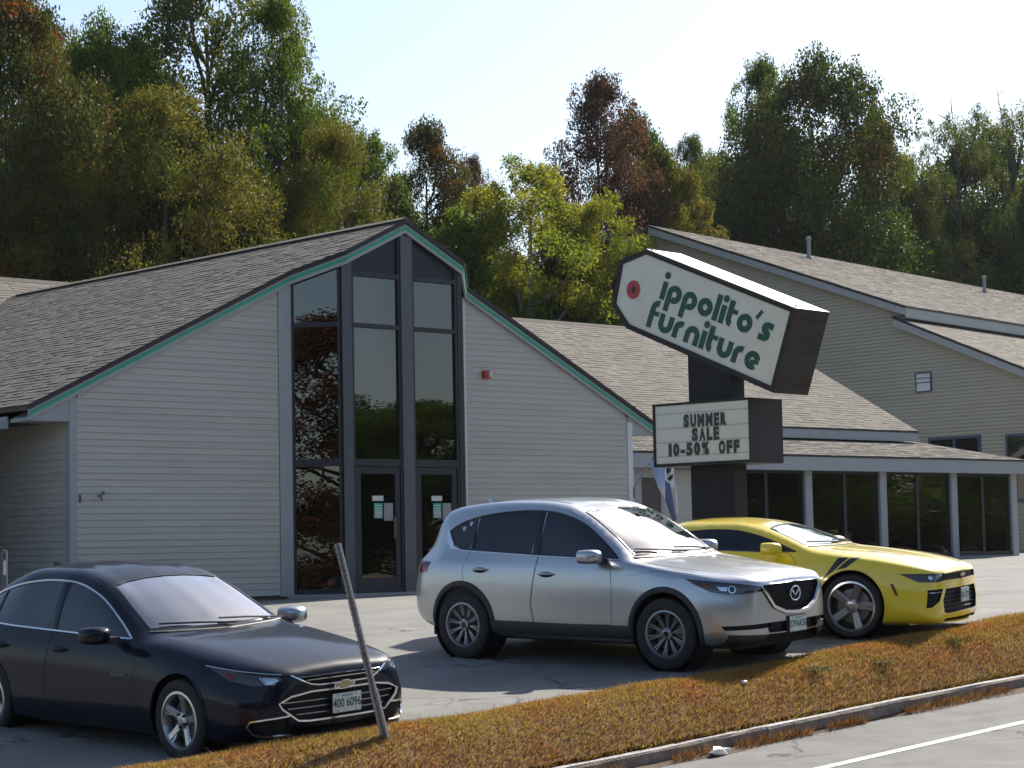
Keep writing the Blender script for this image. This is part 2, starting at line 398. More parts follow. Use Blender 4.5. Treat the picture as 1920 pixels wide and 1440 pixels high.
# ---------------------------------------------------------------- the store (gable front with a glazed bay)
store = thing('furniture_store', 'low gabled furniture store with pale siding, green trim stripe and tall glazed entrance bay', 'building', O, A)
MS = 0.485
def zr(s): return 6.09 - MS * abs(s - 6.0)
ZL = 0.1016
def board_wall(name, parent, z0, z1, lim, tpos, flip=False, mat=None, axis='s'):
    """a wall of clapboards, each its own piece; lim(z) gives the ends of the course at that height"""
    w = bpy.data.objects.new(name, None); COL.objects.link(w); w.parent = parent
    z = z0
    while z < z1:
        zt = min(z + ZL, z1); a0, a1 = lim(z); b0, b1 = lim(zt)
        if a1 - a0 > 0.03:
            if b1 - b0 < 0.0: b0 = b1 = (b0 + b1) / 2
            cutx = [] if a1 - a0 < 3.9 else [random.uniform(.3, .7)] if a1 - a0 < 6 else [random.uniform(.2, .4), random.uniform(.6, .8)]
            ts_ = [0] + cutx + [1]
            for t0_, t1_ in zip(ts_[:-1], ts_[1:]):
                o1, o0 = 0.017 + random.uniform(-.0015, .002), 0.003; g_ = .002 if t0_ else 0
                c0, c1, d0, d1 = [u_ + (v_ - u_) * t_ for u_, v_, t_ in ((a0, a1, t0_), (a0, a1, t1_), (b0, b1, t0_), (b0, b1, t1_))]
                sg_ = random.uniform(-.0015, .0015)
                pts = [(c0 + g_, -o1, z), (c1, -o1, z + sg_), (d1, -o0, zt), (d0 + g_, -o0, zt), (c0 + g_, 0.004, z), (c1, 0.004, z), (d1, 0.004, zt), (d0 + g_, 0.004, zt)]
                if axis == 's': pts = [(x, tpos + y, zz) for x, y, zz in pts]
                else: pts = [(tpos + y, x, zz) for x, y, zz in pts]
                MB().add(pts, [(0, 1, 2, 3), (0, 4, 5, 1), (0, 3, 7, 4), (1, 5, 6, 2), (2, 6, 7, 3)]).build('siding_board', mat or m_siding, w)
        z = zt
    return w
def under(s): return zr(s) - 0.10
def lim_left(z):
    s0 = 0.115
    smin = 6 - (6.09 - 0.10 - z) / MS          # where the rake passes that height
    return max(s0, smin), 3.865
def lim_right(z):
    smax = 6 + (6.09 - 0.10 - z) / MS
    return 7.90, min(11.885, smax)
board_wall('front_wall', store, 0.02, under(3.865), lim_left, 0.0)
board_wall('front_wall', store, 0.02, under(7.9), lim_right, 0.0)
board_wall('side_wall', store, 0.02, 2.72, lambda z: (0.1, 8.6), 0.0, axis='t')
# backing walls, posts and trim
b = MB(); b.prism([(0.01, 0.005, -0.3), (4.1, 0.005, -0.3), (4.1, 0.005, under(4.1)), (0.01, 0.005, under(0.01))], (0, 0.12, 0)); b.build('wall_backing', m_int, store)
b = MB(); b.prism([(7.9, 0.005, -0.3), (11.99, 0.005, -0.3), (11.99, 0.005, under(11.99)), (7.9, 0.005, under(7.9))], (0, 0.12, 0)); b.build('wall_backing', m_int, store)
MB().box(0.005, 0.12, 0.13, 8.7, -0.3, 2.75).build('wall_backing', m_int, store); MB().box(11.88, 11.995, 0.13, 8.7, -0.3, 2.98).build('wall_backing', m_int, store)
MB().prism([(0.13, 7.5, -.2), (11.87, 7.5, -.2), (11.87, 7.5, under(11.87)), (6, 7.5, under(6)), (0.13, 7.5, under(.13))], (0, .1, 0)).build('interior_wall', m_int, store); MB().box(0.13, 11.87, 0.13, 7.5, -0.3, 0.0).build('interior_floor', m_int, store)
for bx_ in ((1.2, 4.0, 2.2, 2.5, 0.0, 2.2), (7.5, 10.0, 3.0, 3.4, 0, 1.1), (4.4, 5.4, 3.2, 4.0, 0, .8)): MB().box(*bx_).build('display_cabinet', m_inter2, store)
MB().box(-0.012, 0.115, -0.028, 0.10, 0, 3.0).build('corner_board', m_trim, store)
MB().box(11.885, 12.012, -0.028, 0.10, 0, 3.0).build('corner_board', m_white, store)
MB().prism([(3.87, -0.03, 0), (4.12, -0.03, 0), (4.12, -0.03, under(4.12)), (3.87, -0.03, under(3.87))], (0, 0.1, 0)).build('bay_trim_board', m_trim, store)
MB().prism([(7.86, -0.02, 0), (7.905, -0.02, 0), (7.905, -0.02, under(7.905)), (7.86, -0.02, under(7.86))], (0, 0.1, 0)).build('bay_trim_board', m_white, store)
# boxed eave returns
MB().prism([(-0.66, -0.022, 2.71), (0.105, -0.022, 2.71), (0.105, -0.022, under(0.105)), (-0.66, -0.022, max(2.72, under(-0.66)))], (0, 0.6, 0)).build('eave_return', m_trim, store)
MB().prism([(11.9, -0.022, 2.76), (12.66, -0.022, 2.78), (12.66, -0.022, under(12.66) + 0.03), (11.9, -0.022, under(11.9))], (0, 0.6, 0)).build('eave_return', m_trim, store)
# side eave fascia and soffit
MB().box(-0.72, -0.69, 0.58, 12, 2.62, 2.80).build('eave_fascia', m_trim, store)
MB().box(-0.69, 0.0, 0.58, 9, 2.72, 2.75).build('soffit', m_int, store)
# unseen ceiling and wall added on the left to keep the side wall in shade
MB().box(-3.3, -0.725, 0.95, 8.6, 2.70, 2.78).build('added_shade_ceiling', m_trim, store)
MB().box(-3.3, -3.15, 0.95, 8.6, -0.3, 2.70).build('added_shade_wall', M('added_shade_wall', (0.10, 0.095, 0.09), .8), store)
# raking fascia with the green stripe: follows the plan of the bay
PLAN = [(-0.72, -0.07), (4.09, -0.07), (4.74, -0.72), (6.0, -0.72), (7.26, -0.72), (7.91, -0.07), (12.68, -0.07)]
def rake_strip(name, z0, z1, out, th, mat, seg=None):
    for i in range(len(PLAN) - 1):
        (s0, t0), (s1, t1) = PLAN[i], PLAN[i + 1]
        d = np.array([s1 - s0, t1 - t0]); d /= np.linalg.norm(d); n = np.array([d[1], -d[0]])
        e = 0.0
        p = [(s0 + n[0] * out, t0 + n[1] * out), (s1 + n[0] * out, t1 + n[1] * out), (s1 + n[0] * (out - th), t1 + n[1] * (out - th)), (s0 + n[0] * (out - th), t0 + n[1] * (out - th))]
        zz = [zr(s0), zr(s1), zr(s1), zr(s0)]
        MB().hexa([(x, y, z + z0) for (x, y), z in zip(p, zz)], [(x, y, z + z1) for (x, y), z in zip(p, zz)]).build(name, mat, store)
rake_strip('rake_fascia', -0.115, 0.05, 0.0, 0.035, m_trim)
rake_strip('green_stripe', -0.055, -0.005, 0.012, 0.014, m_green)
rake_strip('drip_edge', 0.05, 0.105, 0.03, 0.06, m_drip)
# roof deck
ZW0, MW, TE = 3.61, 0.559, 7.75            # wing roof: eave height, pitch, eave position
def tval(s): return TE + (zr(s) - ZW0) / MW + 0.15
def deck(pl, z_off, th, name, mat):
    b = MB(); b.prism([(s, t, zr(s) + z_off) for s, t in pl], (0, 0, th)); return b.build(name, mat, store)
deck([(-0.72, -0.08), (4.09, -0.08), (4.74, -0.73), (6, -0.73), (6, 13.2), (-0.72, 13.2)], 0.03, 0.08, 'roof', m_shing)
deck([(6, -0.73), (7.26, -0.73), (7.91, -0.08), (12.68, -0.08), (12.68, 13.2), (6, 13.2)], 0.03, 0.08, 'roof', m_shing)
cs = 1 / math.hypot(1, MS)
def front_t(s):
    if s < 4.09: return -0.10
    if s < 4.74: return -0.10 - (s - 4.09)
    return -0.75
def rngL(d):
    s = -0.74 + d * cs; return front_t(s), min(13.2, tval(s))
o = shingles((-0.74, 0, zr(-0.74) + 0.112), (0, 1, 0), (cs, 0, MS * cs), (-MS * cs, 0, cs), rngL, 6.72 / cs, seed=3).build('shingles', m_shing, store, fix=False); o['kind'] = 'stuff'
def rngR(d):
    s = 12.70 - d * cs; return front_t(12 - s), min(13.2, tval(s))
o = shingles((12.70, 0, zr(12.70) + 0.112), (0, 1, 0), (-cs, 0, MS * cs), (MS * cs, 0, cs), rngR, 6.68 / cs, seed=4).build('shingles', m_shing, store, fix=False); o['kind'] = 'stuff'
b = MB(); b.prism([(5.86, -0.75, zr(6) + 0.09), (6, -0.75, zr(6) + 0.155), (6.14, -0.75, zr(6) + 0.09)], (0, 12.6, 0)); b.build('ridge_cap', m_shing, store)

# glazed bay
BA, BB, BC, BD = np.array([4.12, 0.0]), np.array([4.77, -0.65]), np.array([7.23, -0.65]), np.array([7.88, 0.0])
MB().prism([(4.0, 0.0, -0.16), (4.70, -0.72, -0.16), (7.30, -0.72, -0.16), (8.0, 0.0, -0.16)], (0, 0, 0.18)).build('bay_step', m_conc, store)
def bay_bar(name, p0, p1, z0, z1, depth, mat, out=0.0, parent=None, zf=None):
    p0, p1 = np.array(p0, float), np.array(p1, float); d = p1 - p0; d /= np.linalg.norm(d); n = np.array([d[1], -d[0]])
    q = [p0 + n * out, p1 + n * out, p1 + n * (out - depth), p0 + n * (out - depth)]
    zt = [z1] * 4 if zf is None else [zf(p0[0]), zf(p1[0]), zf(p1[0]), zf(p0[0])]
    return MB().hexa([(*p, z0) for p in q], [(*p, z) for p, z in zip(q, zt)]).build(name, mat, parent or store)
def lerp(a, b, t): return a + (b - a) * t
zt_ = lambda s: under(s) - 0.002
bay_bar('bay_post', (5.915, -0.65), (6.155, -0.65), 0.02, 0, 0.16, m_post, 0.035, zf=zt_)
bay_bar('bay_post', (4.72, -0.60), (4.87, -0.66), 0.02, 0, 0.12, m_post, 0.03, zf=zt_)
bay_bar('bay_post', (7.16, -0.65), (7.27, -0.65), 0.02, 0, 0.1, m_bronze, 0.02, zf=zt_)
def column(p0, p1, bars, ztop, door=False, top_panel=None):
    """one column of the bay: stiles, bars, panes"""
    L_ = np.linalg.norm(p1 - p0); d = (p1 - p0) / L_
    a, bq = p0 + d * 0.045, p1 - d * 0.045
    bay_bar('stile', p0, a, 0.02, 0, 0.09, m_bronze, 0.012, zf=ztop); bay_bar('stile', bq, p1, 0.02, 0, 0.09, m_bronze, 0.012, zf=ztop)
    for z0, z1 in bars: bay_bar('rail', a, bq, z0, z1, 0.08, m_bronze, 0.014)
    zs = [0.10] + [z for br in bars for z in br]
    spans = [(bars[i][1], bars[i + 1][0]) for i in range(len(bars) - 1)]
    for z0, z1 in spans:
        if door and z0 < 1.0: continue
        bay_bar('pane', a, bq, z0, z1, 0.008, g_store, -0.03)
    z0 = bars[-1][1]
    bay_bar('panel' if top_panel else 'pane', a, bq, z0, 0, 0.008, m_panel if top_panel else g_store, -0.03, zf=ztop)
    if door:
        dr = bpy.data.objects.new('door', None); COL.objects.link(dr); dr.parent = store
        e0, e1_ = a + d * 0.012, bq - d * 0.012
        bay_bar('door_stile', e0, e0 + d * 0.10, 0.05, 2.07, 0.05, m_bronze, -0.004, dr); bay_bar('door_stile', e1_ - d * 0.10, e1_, 0.05, 2.07, 0.05, m_bronze, -0.004, dr)
        bay_bar('door_rail', e0 + d * .1, e1_ - d * .1, 0.05, 0.27, 0.05, m_bronze, -0.006, dr); bay_bar('door_rail', e0 + d * .1, e1_ - d * .1, 1.96, 2.07, 0.05, m_bronze, -0.006, dr)
        bay_bar('door_glass', e0 + d * .1, e1_ - d * .1, 0.27, 1.96, 0.006, g_store, -0.03, dr)
        bay_bar('door_handle', e1_ - d * 0.16, e1_ - d * 0.13, 0.9, 1.25, 0.03, m_brass, 0.04, dr)
        f0 = lerp(e0, e1_, 0.40); w = d * 0.19
        bay_bar('notice', f0 - d * .02, f0 + w + d * .02, 1.515, 1.60, 0.004, m_paper, -0.018, dr)
        bay_bar('hours_card', f0 + d * .01, f0 + w, 1.23, 1.48, 0.004, m_green, -0.018, dr)
        bay_bar('hours_text', f0 + d * .02, f0 + w - d * .01, 1.245, 1.365, 0.003, m_paper, -0.014, dr)
        for r_ in range(4):
            for c_ in range(3): bay_bar('hours_text', f0 + d * (.03 + c_ * .055), f0 + d * (.06 + c_ * .055 + 0.006 * (r_ % 2)), 1.255 + r_ * .027, 1.268 + r_ * .027, 0.002, m_ink, -0.0115, dr)
        for k_ in range(2): bay_bar('hours_text', f0 + d * .03, f0 + w - d * .02, 1.385 + k_ * .045, 1.402 + k_ * .045, 0.003, m_paper, -0.014, dr)
        bay_bar('notice', f0 + w + d * .03, f0 + w + d * .22, 1.19, 1.48, 0.004, M('grey_notice', (0.3, 0.29, 0.3), .8), -0.018, dr)
BARS = [(0.02, 0.10), (2.08, 2.20), (4.35, 4.42), (5.19, 5.27)]
column(np.array([4.875, -0.65]), np.array([5.91, -0.65]), BARS, zt_, True, True)
column(np.array([6.16, -0.65]), np.array([7.155, -0.65]), BARS, zt_, True, True)
column(BA + np.array([0.01, -0.01]), BB + np.array([-0.07, 0.07]), BARS[:3], zt_)
column(BC + np.array([0.05, 0.05]), BD + np.array([-0.02, 0.02]), BARS[:3], zt_)
# fittings on the front wall
sp = bpy.data.objects.new('spigot', None); COL.objects.link(sp); sp.parent = store
MB().tube([(0.50, 0.0, 1.60), (0.50, -0.07, 1.60), (0.50, -0.09, 1.53)], 0.016, 8).build('spigot_pipe', m_brass, sp)
MB().lathe([(0.0, 0), (0.032, 0), (0.032, 0.01), (0, 0.01)], 10, 'y', (0.52, -0.10, 1.64)).build('spigot_wheel', m_brass, sp)
MB().box(0.16, 0.185, -0.03, -0.01, 1.50, 1.62).build('hose_hook', m_brass, store)
al = bpy.data.objects.new('alarm_strobe', None); COL.objects.link(al); al.parent = store
MB().box(8.29, 8.43, -0.085, -0.012, 3.68, 3.82).build('alarm_body', m_red, al)
MB().box(8.375, 8.425, -0.115, -0.085, 3.71, 3.80).build('alarm_lens', m_paper, al)

# ---------------------------------------------------------------- long rear wing and glazed lean-to
wing = thing('store_wing', 'long rear wing of the store with a brown-grey shingled roof above a glazed lean-to', 'building', O, A)
TR, ZR_ = 13.08, ZW0 + MW * (13.08 - TE)
cw = 1 / math.hypot(1, MW)
MB().prism([(-3, TE - 0.05, ZW0), (31.05, TE - 0.05, ZW0), (31.05, TR, ZR_), (-3, TR, ZR_)], (0, 0, 0.08)).build('roof', m_shing, wing)
MB().prism([(-3, TR, ZR_), (31.05, TR, ZR_), (31.05, 2 * TR - TE, ZW0), (-3, 2 * TR - TE, ZW0)], (0, 0, 0.08)).build('roof', m_shing, wing)
def rngW(d):
    t = TE - 0.05 + d * cw; z = ZW0 + MW * (t - TE)
    # left of the store / right of the store roof
    sr = 6 + (6.09 - z) / MS if z < 6.09 else 6.0
    return max(sr - 0.3, 6.0), 31.07
def rngWl(d):
    t = TE - 0.05 + d * cw; z = ZW0 + MW * (t - TE); sl = 6 - (6.09 - z) / MS if z < 6.09 else 6.0
    return -3.0, min(sl + 0.3, 6.0)
m_shw = M('wing_shingle', (0.14, 0.12, 0.10), 0.95, col2=(0.175, 0.152, 0.127), nscale=1.3, ndetail=8, island=0.16, bump=0.5, bscale=120)
for rg, sd in ((rngW, 5), (rngWl, 6)):
    o = shingles((0, TE - 0.05, ZW0 + 0.085), (1, 0, 0), (0, cw, MW * cw), (0, -MW * cw, cw), rg, (TR - TE + 0.05) / cw, seed=sd, wid=(0.2, 0.42)).build('shingles', m_shw, wing, fix=False); o['kind'] = 'stuff'
MB().prism([(-3, TR - 0.15, ZR_ + 0.04), (-3, TR, ZR_ + 0.14), (-3, TR + 0.15, ZR_ + 0.04)], (34.5, 0, 0)).build('ridge_cap', m_shing, wing)
MB().box(12.7, 31.0, TE - 0.085, TE - 0.055, ZW0 - 0.20, ZW0 + 0.035).build('eave_fascia', m_trim, wing)
MB().box(12.7, 31.02, TE - 0.10, TE - 0.055, ZW0 + 0.035, ZW0 + 0.085).build('drip_edge', m_drip, wing)
MB().box(12.1, 30.7, 8.35, 8.5, 0, ZW0 + 0.2).build('wall', m_siding, wing)
MB().prism([(30.7, 8.35, 0), (30.7, 18.4, 0), (30.7, 18.4, ZW0), (30.7, TR, ZR_ - .1), (30.7, 8.35, ZW0 + .1)], (-.1, 0, 0)).build('gable_wall', m_siding, wing)
for sg in (0, 1):
    t0_, t1_ = (TE - .05, TR) if sg == 0 else (2 * TR - TE, TR)
    MB().hexa([(31.06, t0_, ZW0 - .2), (31.06, t1_, ZR_ - .2), (31.09, t1_, ZR_ - .2), (31.09, t0_, ZW0 - .2)], [(31.06, t0_, ZW0 + .06), (31.06, t1_, ZR_ + .06), (31.09, t1_, ZR_ + .06), (31.09, t0_, ZW0 + .06)]).build('rake_fascia', m_trim, wing)
MB().box(-2.8, -0.2, 8.7, 8.85, -0.3, ZW0 + 0.2).build('wall', m_siding, wing)
MB().box(-2.8, 31.4, 18.4, 18.55, -0.3, ZW0 + 0.1).build('wall', m_siding, wing)

lean = thing('glazed_lean_to', 'glazed lean-to shopfront with grey posts and shallow shingled roof beside the barn', 'building', O, A)
TA, ZB_ = 5.0, 0.27
ze, zt2 = 2.72, 3.40
ml_ = (zt2 - ze) / (8.33 - TA + 0.35); cl = 1 / math.hypot(1, ml_)
MB().prism([(12.4, TA - 0.35, ze), (31.55, TA - 0.35, ze), (31.55, 8.33, zt2), (12.4, 8.33, zt2)], (0, 0, 0.06)).build('roof', m_shing2, lean)
o = shingles((0, TA - 0.37, ze + 0.065), (1, 0, 0), (0, cl, ml_ * cl), (0, -ml_ * cl, cl), lambda d: (12.4, 31.55), (8.33 - TA + 0.37) / cl, seed=8, wid=(0.2, 0.42)).build('shingles', m_shing2, lean, fix=False); o['kind'] = 'stuff'
MB().box(12.4, 31.55, TA - 0.38, TA - 0.35, ze - 0.30, ze + 0.02).build('fascia', m_trim, lean)
MB().box(12.4, 31.55, TA - 0.40, TA - 0.352, ze + 0.021, ze + 0.066).build('drip_edge', m_drip, lean)
MB().box(12.4, 31.5, TA - 0.345, 8.33, ze - 0.29, ze - 0.27).build('soffit', m_trim, lean)
MB().box(12.4, 31.5, TA - 0.05, 8.33, -0.2, ZB_ + 0.06).build('floor_slab', m_conc, lean)
posts = [17.2, 20.1, 23.02, 25.86, 28.76, 31.38]
for s in posts: MB().box(s - 0.125, s + 0.125, TA - 0.10, TA + 0.12, ZB_ - 0.3, ze - 0.292).build('post', m_trim, lean)
for i in range(1, len(posts) - 1):
    a, b_ = posts[i] + 0.127, posts[i + 1] - 0.127; m = (a + b_) / 2
    for x0, x1 in ((a, a + 0.06), (m - 0.05, m + 0.05), (b_ - 0.06, b_)): MB().box(x0, x1, TA - 0.03, TA + 0.05, ZB_ + 0.15, ze - 0.36).build('mullion', m_bronze, lean)
    MB().box(a, b_, TA - 0.035, TA + 0.055, ze - 0.36, ze - 0.292).build('head_rail', m_bronze, lean)
    MB().box(a, b_, TA - 0.06, TA + 0.07, ZB_ + 0.06, ZB_ + 0.15).build('sill', m_panel, lean)
    for x0, x1 in ((a + 0.06, m - 0.05), (m + 0.05, b_ - 0.06)): MB().box(x0, x1, TA, TA + 0.008, ZB_ + 0.15, ze - 0.36).build('pane', g_annex, lean)
board_wall('front_wall', lean, ZB_, ze - 0.30, lambda z: (12.4, 19.97), TA, mat=m_siding)
MB().box(12.4, 19.97, TA + 0.005, TA + 0.1, ZB_ - 0.2, ze - 0.292).build('wall_backing', m_int, lean)
MB().box(14.0, 14.75, TA - 0.035, TA - 0.018, ZB_ + 0.1, ZB_ + 1.1).build('wall_panel', m_panel, lean)
dr = bpy.data.objects.new('door', None); COL.objects.link(dr); dr.parent = lean
MB().box(16.9, 17.0, TA - 0.04, TA - 0.017, ZB_, ze - 0.5).build('door_frame', m_trim, dr); MB().box(18.0, 18.1, TA - 0.04, TA - 0.017, ZB_, ze - 0.5).build('door_frame', m_trim, dr)
MB().box(17.0, 18.0, TA - 0.03, TA - 0.018, ZB_, ze - 0.5).build('door_leaf', M('brown_door', (0.075, 0.055, 0.045), .5), dr)
MB().box(24.0, 31.2, 7.9, 8.3, ZB_ + .06, 1.6).build('display_shelf', m_inter2, lean)
MB().box(21.0, 23.0, 6.6, 7.4, ZB_ + .06, .95).build('display_sofa', M('sofa_cloth', (0.3, 0.1, 0.06), .9), lean)
MB().box(26.4, 27.9, 6.2, 6.9, ZB_ + .06, 1.0).build('display_sofa', M('sofa_cloth2', (0.34, 0.32, 0.28), .9), lean)

# ---------------------------------------------------------------- barn-like building on the right
SB = 40.86
barn = thing('barn_building', 'tall barn-like building with beige clapboard gable wall and grey shingle roofs at the right edge', 'building', O, A)
dr_ = math.radians(52.1) - A; R_ = np.array([math.cos(dr_), math.sin(dr_), 0])
TP, ZP, TC, ZC = 26.70, 12.45, 15.54, 8.465
mb_ = (ZP - ZC) / (TP - TC)
# wall: sheathing plus lapped courses
wallpoly = [(SB + 0.03, 4.5, -0.5), (SB + 0.03, 37.5, -0.5), (SB + 0.03, 37.5, ZC), (SB + 0.03, TP, ZP - 0.12), (SB + 0.03, TC, ZC - 0.12), (SB + 0.03, TC, 7.85), (SB + 0.03, 4.5, 7.99 - (TC - 4.5) * 0.4146 - .1)]
MB().prism(wallpoly, (0.1, 0, 0)).build('wall', m_siding2, barn)
ml2 = 0.4146; ZLB = 0.119; ZLO = 7.99
def rake_z(t):
    if t > TP: return ZP - 0.14 - (t - TP) * mb_
    if t > TC: return ZP - 0.14 - (TP - t) * mb_
    return ZLO - (TC - t) * ml2 - 0.12
b = MB(); z = 0.2
while z < ZP - 0.2:
    zt = z + ZLB; ts = np.arange(4.5, 37.5, 0.05); ok = [t for t in ts if rake_z(t) > zt]
    if ok:
        a, c = min(ok), max(ok)
        b.add([(SB - 0.02, a, z), (SB - 0.02, c, z), (SB + 0.025, c, zt), (SB + 0.025, a, zt), (SB + 0.03, a, z), (SB + 0.03, c, z)], [(0, 3, 2, 1), (0, 1, 5, 4)])
    z = zt
o = b.build('siding', m_siding2, barn, fix=False); o['kind'] = 'stuff'
def along(p, d): return tuple(np.array(p) + R_ * d)
LB = 44
def slab(name, p0, p1, th, mat, s_over=0.32, length=LB):
    a = np.array(p0) - R_ * s_over; c = np.array(p1) - R_ * s_over
    return MB().prism([a, a + R_ * length, c + R_ * length, c], (0, 0, th)).build(name, mat, barn)
pe = np.array([SB, TC - 0.35, ZC - 0.35 * mb_ + 0.02]); pp = np.array([SB, TP, ZP])
slab('roof', pe, pp, 0.08, m_shing2)
slab('roof', pp, (SB, 37.9, ZP - (37.9 - TP) * mb_), 0.08, m_shing2)
cb = 1 / math.hypot(1, mb_)
def roof_tabs(p0, rise, run, s_over, seed, length=34, wid=(0.35, 0.6)):
    # a = along the ridge, u = up the slope (skewed so that courses stay level)
    c_ = 1 / math.hypot(1, rise / run); u = np.array([0, c_, rise / run * c_]); n = np.cross(R_, u); n /= np.linalg.norm(n)
    return shingles(np.array(p0) + n * 0.082, R_, u, n, lambda d: (-s_over, length), run / c_, expo=0.15, wid=wid, seed=seed, thick=(0.002, 0.006))
o = roof_tabs(pe, pp[2] - pe[2], pp[1] - pe[1], 0.34, 11).build('shingles', m_shing2, barn, fix=False); o['kind'] = 'stuff'
def rake_board(name, p0, p1, z0, z1, out, th, mat):
    a = np.array(p0) - R_ * out; c = np.array(p1) - R_ * out; n = R_ * th
    MB().hexa([a + (0, 0, z0), c + (0, 0, z0), c + n + (0, 0, z0), a + n + (0, 0, z0)], [a + (0, 0, z1), c + (0, 0, z1), c + n + (0, 0, z1), a + n + (0, 0, z1)]).build(name, mat, barn)
rake_board('rake_fascia', pe, pp, -0.24, -0.005, 0.345, 0.03, m_trim); rake_board('drip_edge', pe, pp, 0.0, 0.085, 0.36, 0.04, m_drip)
# eave of the main roof with fascia, soffit and the clerestory wall below it
a = pe - R_ * 0.3
MB().hexa([a + (0, 0, -0.30), a + R_ * LB + (0, 0, -0.30), a + R_ * LB + (0, .03, -0.30), a + (0, .03, -0.30)], [a + (0, -.002, 0.0), a + R_ * LB + (0, -.002, 0.0), a + R_ * LB + (0, .03, 0.0), a + (0, .03, 0.0)]).build('eave_fascia', m_trim, barn)
MB().hexa([a + (0, .0, -0.32), a + R_ * LB + (0, .0, -0.32), a + R_ * LB + (0, .7, -0.32), a + (0, .7, -0.32)], [a + (0, .03, -0.302), a + R_ * LB + (0, .03, -0.302), a + R_ * LB + (0, .7, -0.302), a + (0, .7, -0.302)]).build('soffit', m_trim, barn)
w0 = np.array([SB + 0.02, TC + 0.15, 0])
MB().prism([w0 + (0, 0, 7.5), w0 + R_ * LB + (0, 0, 7.5), w0 + R_ * LB + (0, 0, 8.25), w0 + (0, 0, 8.25)], (0, .1, 0)).build('clerestory_wall', m_siding2, barn)
# lower lean-to roof of the barn
l1 = np.array([SB, TC + 0.2, ZLO + 0.2 * ml2]); l0 = np.array([SB, 4.1, ZLO - (TC - 4.1) * ml2])
slab('lower_roof', l0, l1, 0.07, m_shing2)
o = roof_tabs(l0, l1[2] - l0[2], l1[1] - l0[1], 0.34, 12, 26).build('shingles', m_shing2, barn, fix=False); o['kind'] = 'stuff'
rake_board('rake_fascia', l0, l1, -0.24, -0.005, 0.345, 0.03, m_trim); rake_board('drip_edge', l0, l1, 0.0, 0.085, 0.36, 0.04, m_drip)
# windows and louvre in the gable wall
def barn_window(t0, t1, z0, z1, mid=True):
    w = bpy.data.objects.new('window', None); COL.objects.link(w); w.parent = barn
    f = 0.09; x0, x1 = SB - 0.05, SB + 0.03
    b = MB(); b.box(x0, x1, t0, t0 + f, z0, z1); b.box(x0, x1, t1 - f, t1, z0, z1); b.box(x0, x1, t0 + f, t1 - f, z1 - f, z1); b.box(x0, x1, t0 + f, t1 - f, z0, z0 + f)
    if mid: b.box(x0, x1, (t0 + t1) / 2 - f / 2, (t0 + t1) / 2 + f / 2, z0 + f, z1 - f)
    b.build('window_frame', m_blue, w)
    MB().box(SB - 0.026, SB - 0.022, t0 + f, t1 - f, z0 + f, z1 - f).build('pane', M('window_pane', (0.012, 0.014, 0.016), .03, spec=.9), w)
barn_window(12.58, 14.62, 2.2, 4.08); barn_window(8.9, 11.64, 1.9, 4.04)
lv = bpy.data.objects.new('louvre_vent', None); COL.objects.link(lv); lv.parent = barn
b = MB(); x0 = SB - 0.06
b.box(x0, SB + .02, 14.41, 14.45, 5.58, 6.23); b.box(x0, SB + .02, 15.0, 15.04, 5.58, 6.23); b.box(x0, SB + .02, 14.45, 15.0, 5.58, 5.62); b.box(x0, SB + .02, 14.45, 15.0, 6.19, 6.23)
b.box(x0, SB + .02, 14.45, 15.0, 5.89, 5.915); b.box(x0, SB + .02, 14.45, 15.0, 6.03, 6.055); b.build('vent_frame', m_blue, lv)
for z0, z1 in ((5.62, 5.89), (5.915, 6.03), (6.055, 6.19)): MB().hexa([(SB - .055, 14.45, z0), (SB - .02, 14.45, z0), (SB - .02, 15.0, z0), (SB - .055, 15.0, z0)], [(SB - .03, 14.45, z1), (SB, 14.45, z1), (SB, 15.0, z1), (SB - .03, 15.0, z1)]).build('slat', m_white, lv)
# two vent pipes through the roof
Rw = E1 * R_[0] + E2 * R_[1]
def on_barn_roof(px, py):
    d = ray(px, py); nl = np.cross(R_, [0, 1, mb_]); nw = E1 * nl[0] + E2 * nl[1] + np.array([0, 0, nl[2]])
    P = O + E1 * pe[0] + E2 * pe[1] + np.array([0, 0, pe[2] + 0.09]); c = np.array([0, 0, CZ])
    return c + d * (((P - c) @ nw) / (d @ nw))
for (px, py), h, lab in (((1517, 484), 0.84, 'taller galvanised vent pipe on the barn roof, nearer the peak'), ((1846, 548), 0.72, 'thinner galvanised vent pipe on the barn roof, nearer the right edge')):
    P = on_barn_roof(px, py); t = thing('vent_pipe', lab, 'vent pipe', P, 0, 'vent pipes on the barn roof')
    MB().lathe([(0.075, -0.15), (0.075, h), (0.0, h)], 14, 'z').build('pipe', m_galv, t, smooth=True, angle=40)
    MB().lathe([(0.16, -0.10), (0.15, -0.02), (0.085, 0.10), (0.078, 0.10)], 14, 'z').build('flashing', m_galv, t)
    MB().lathe([(0.078, h - 0.10), (0.105, h - 0.10), (0.105, h - 0.01), (0.0, h + 0.02)], 14, 'z').build('cap', m_galv, t)

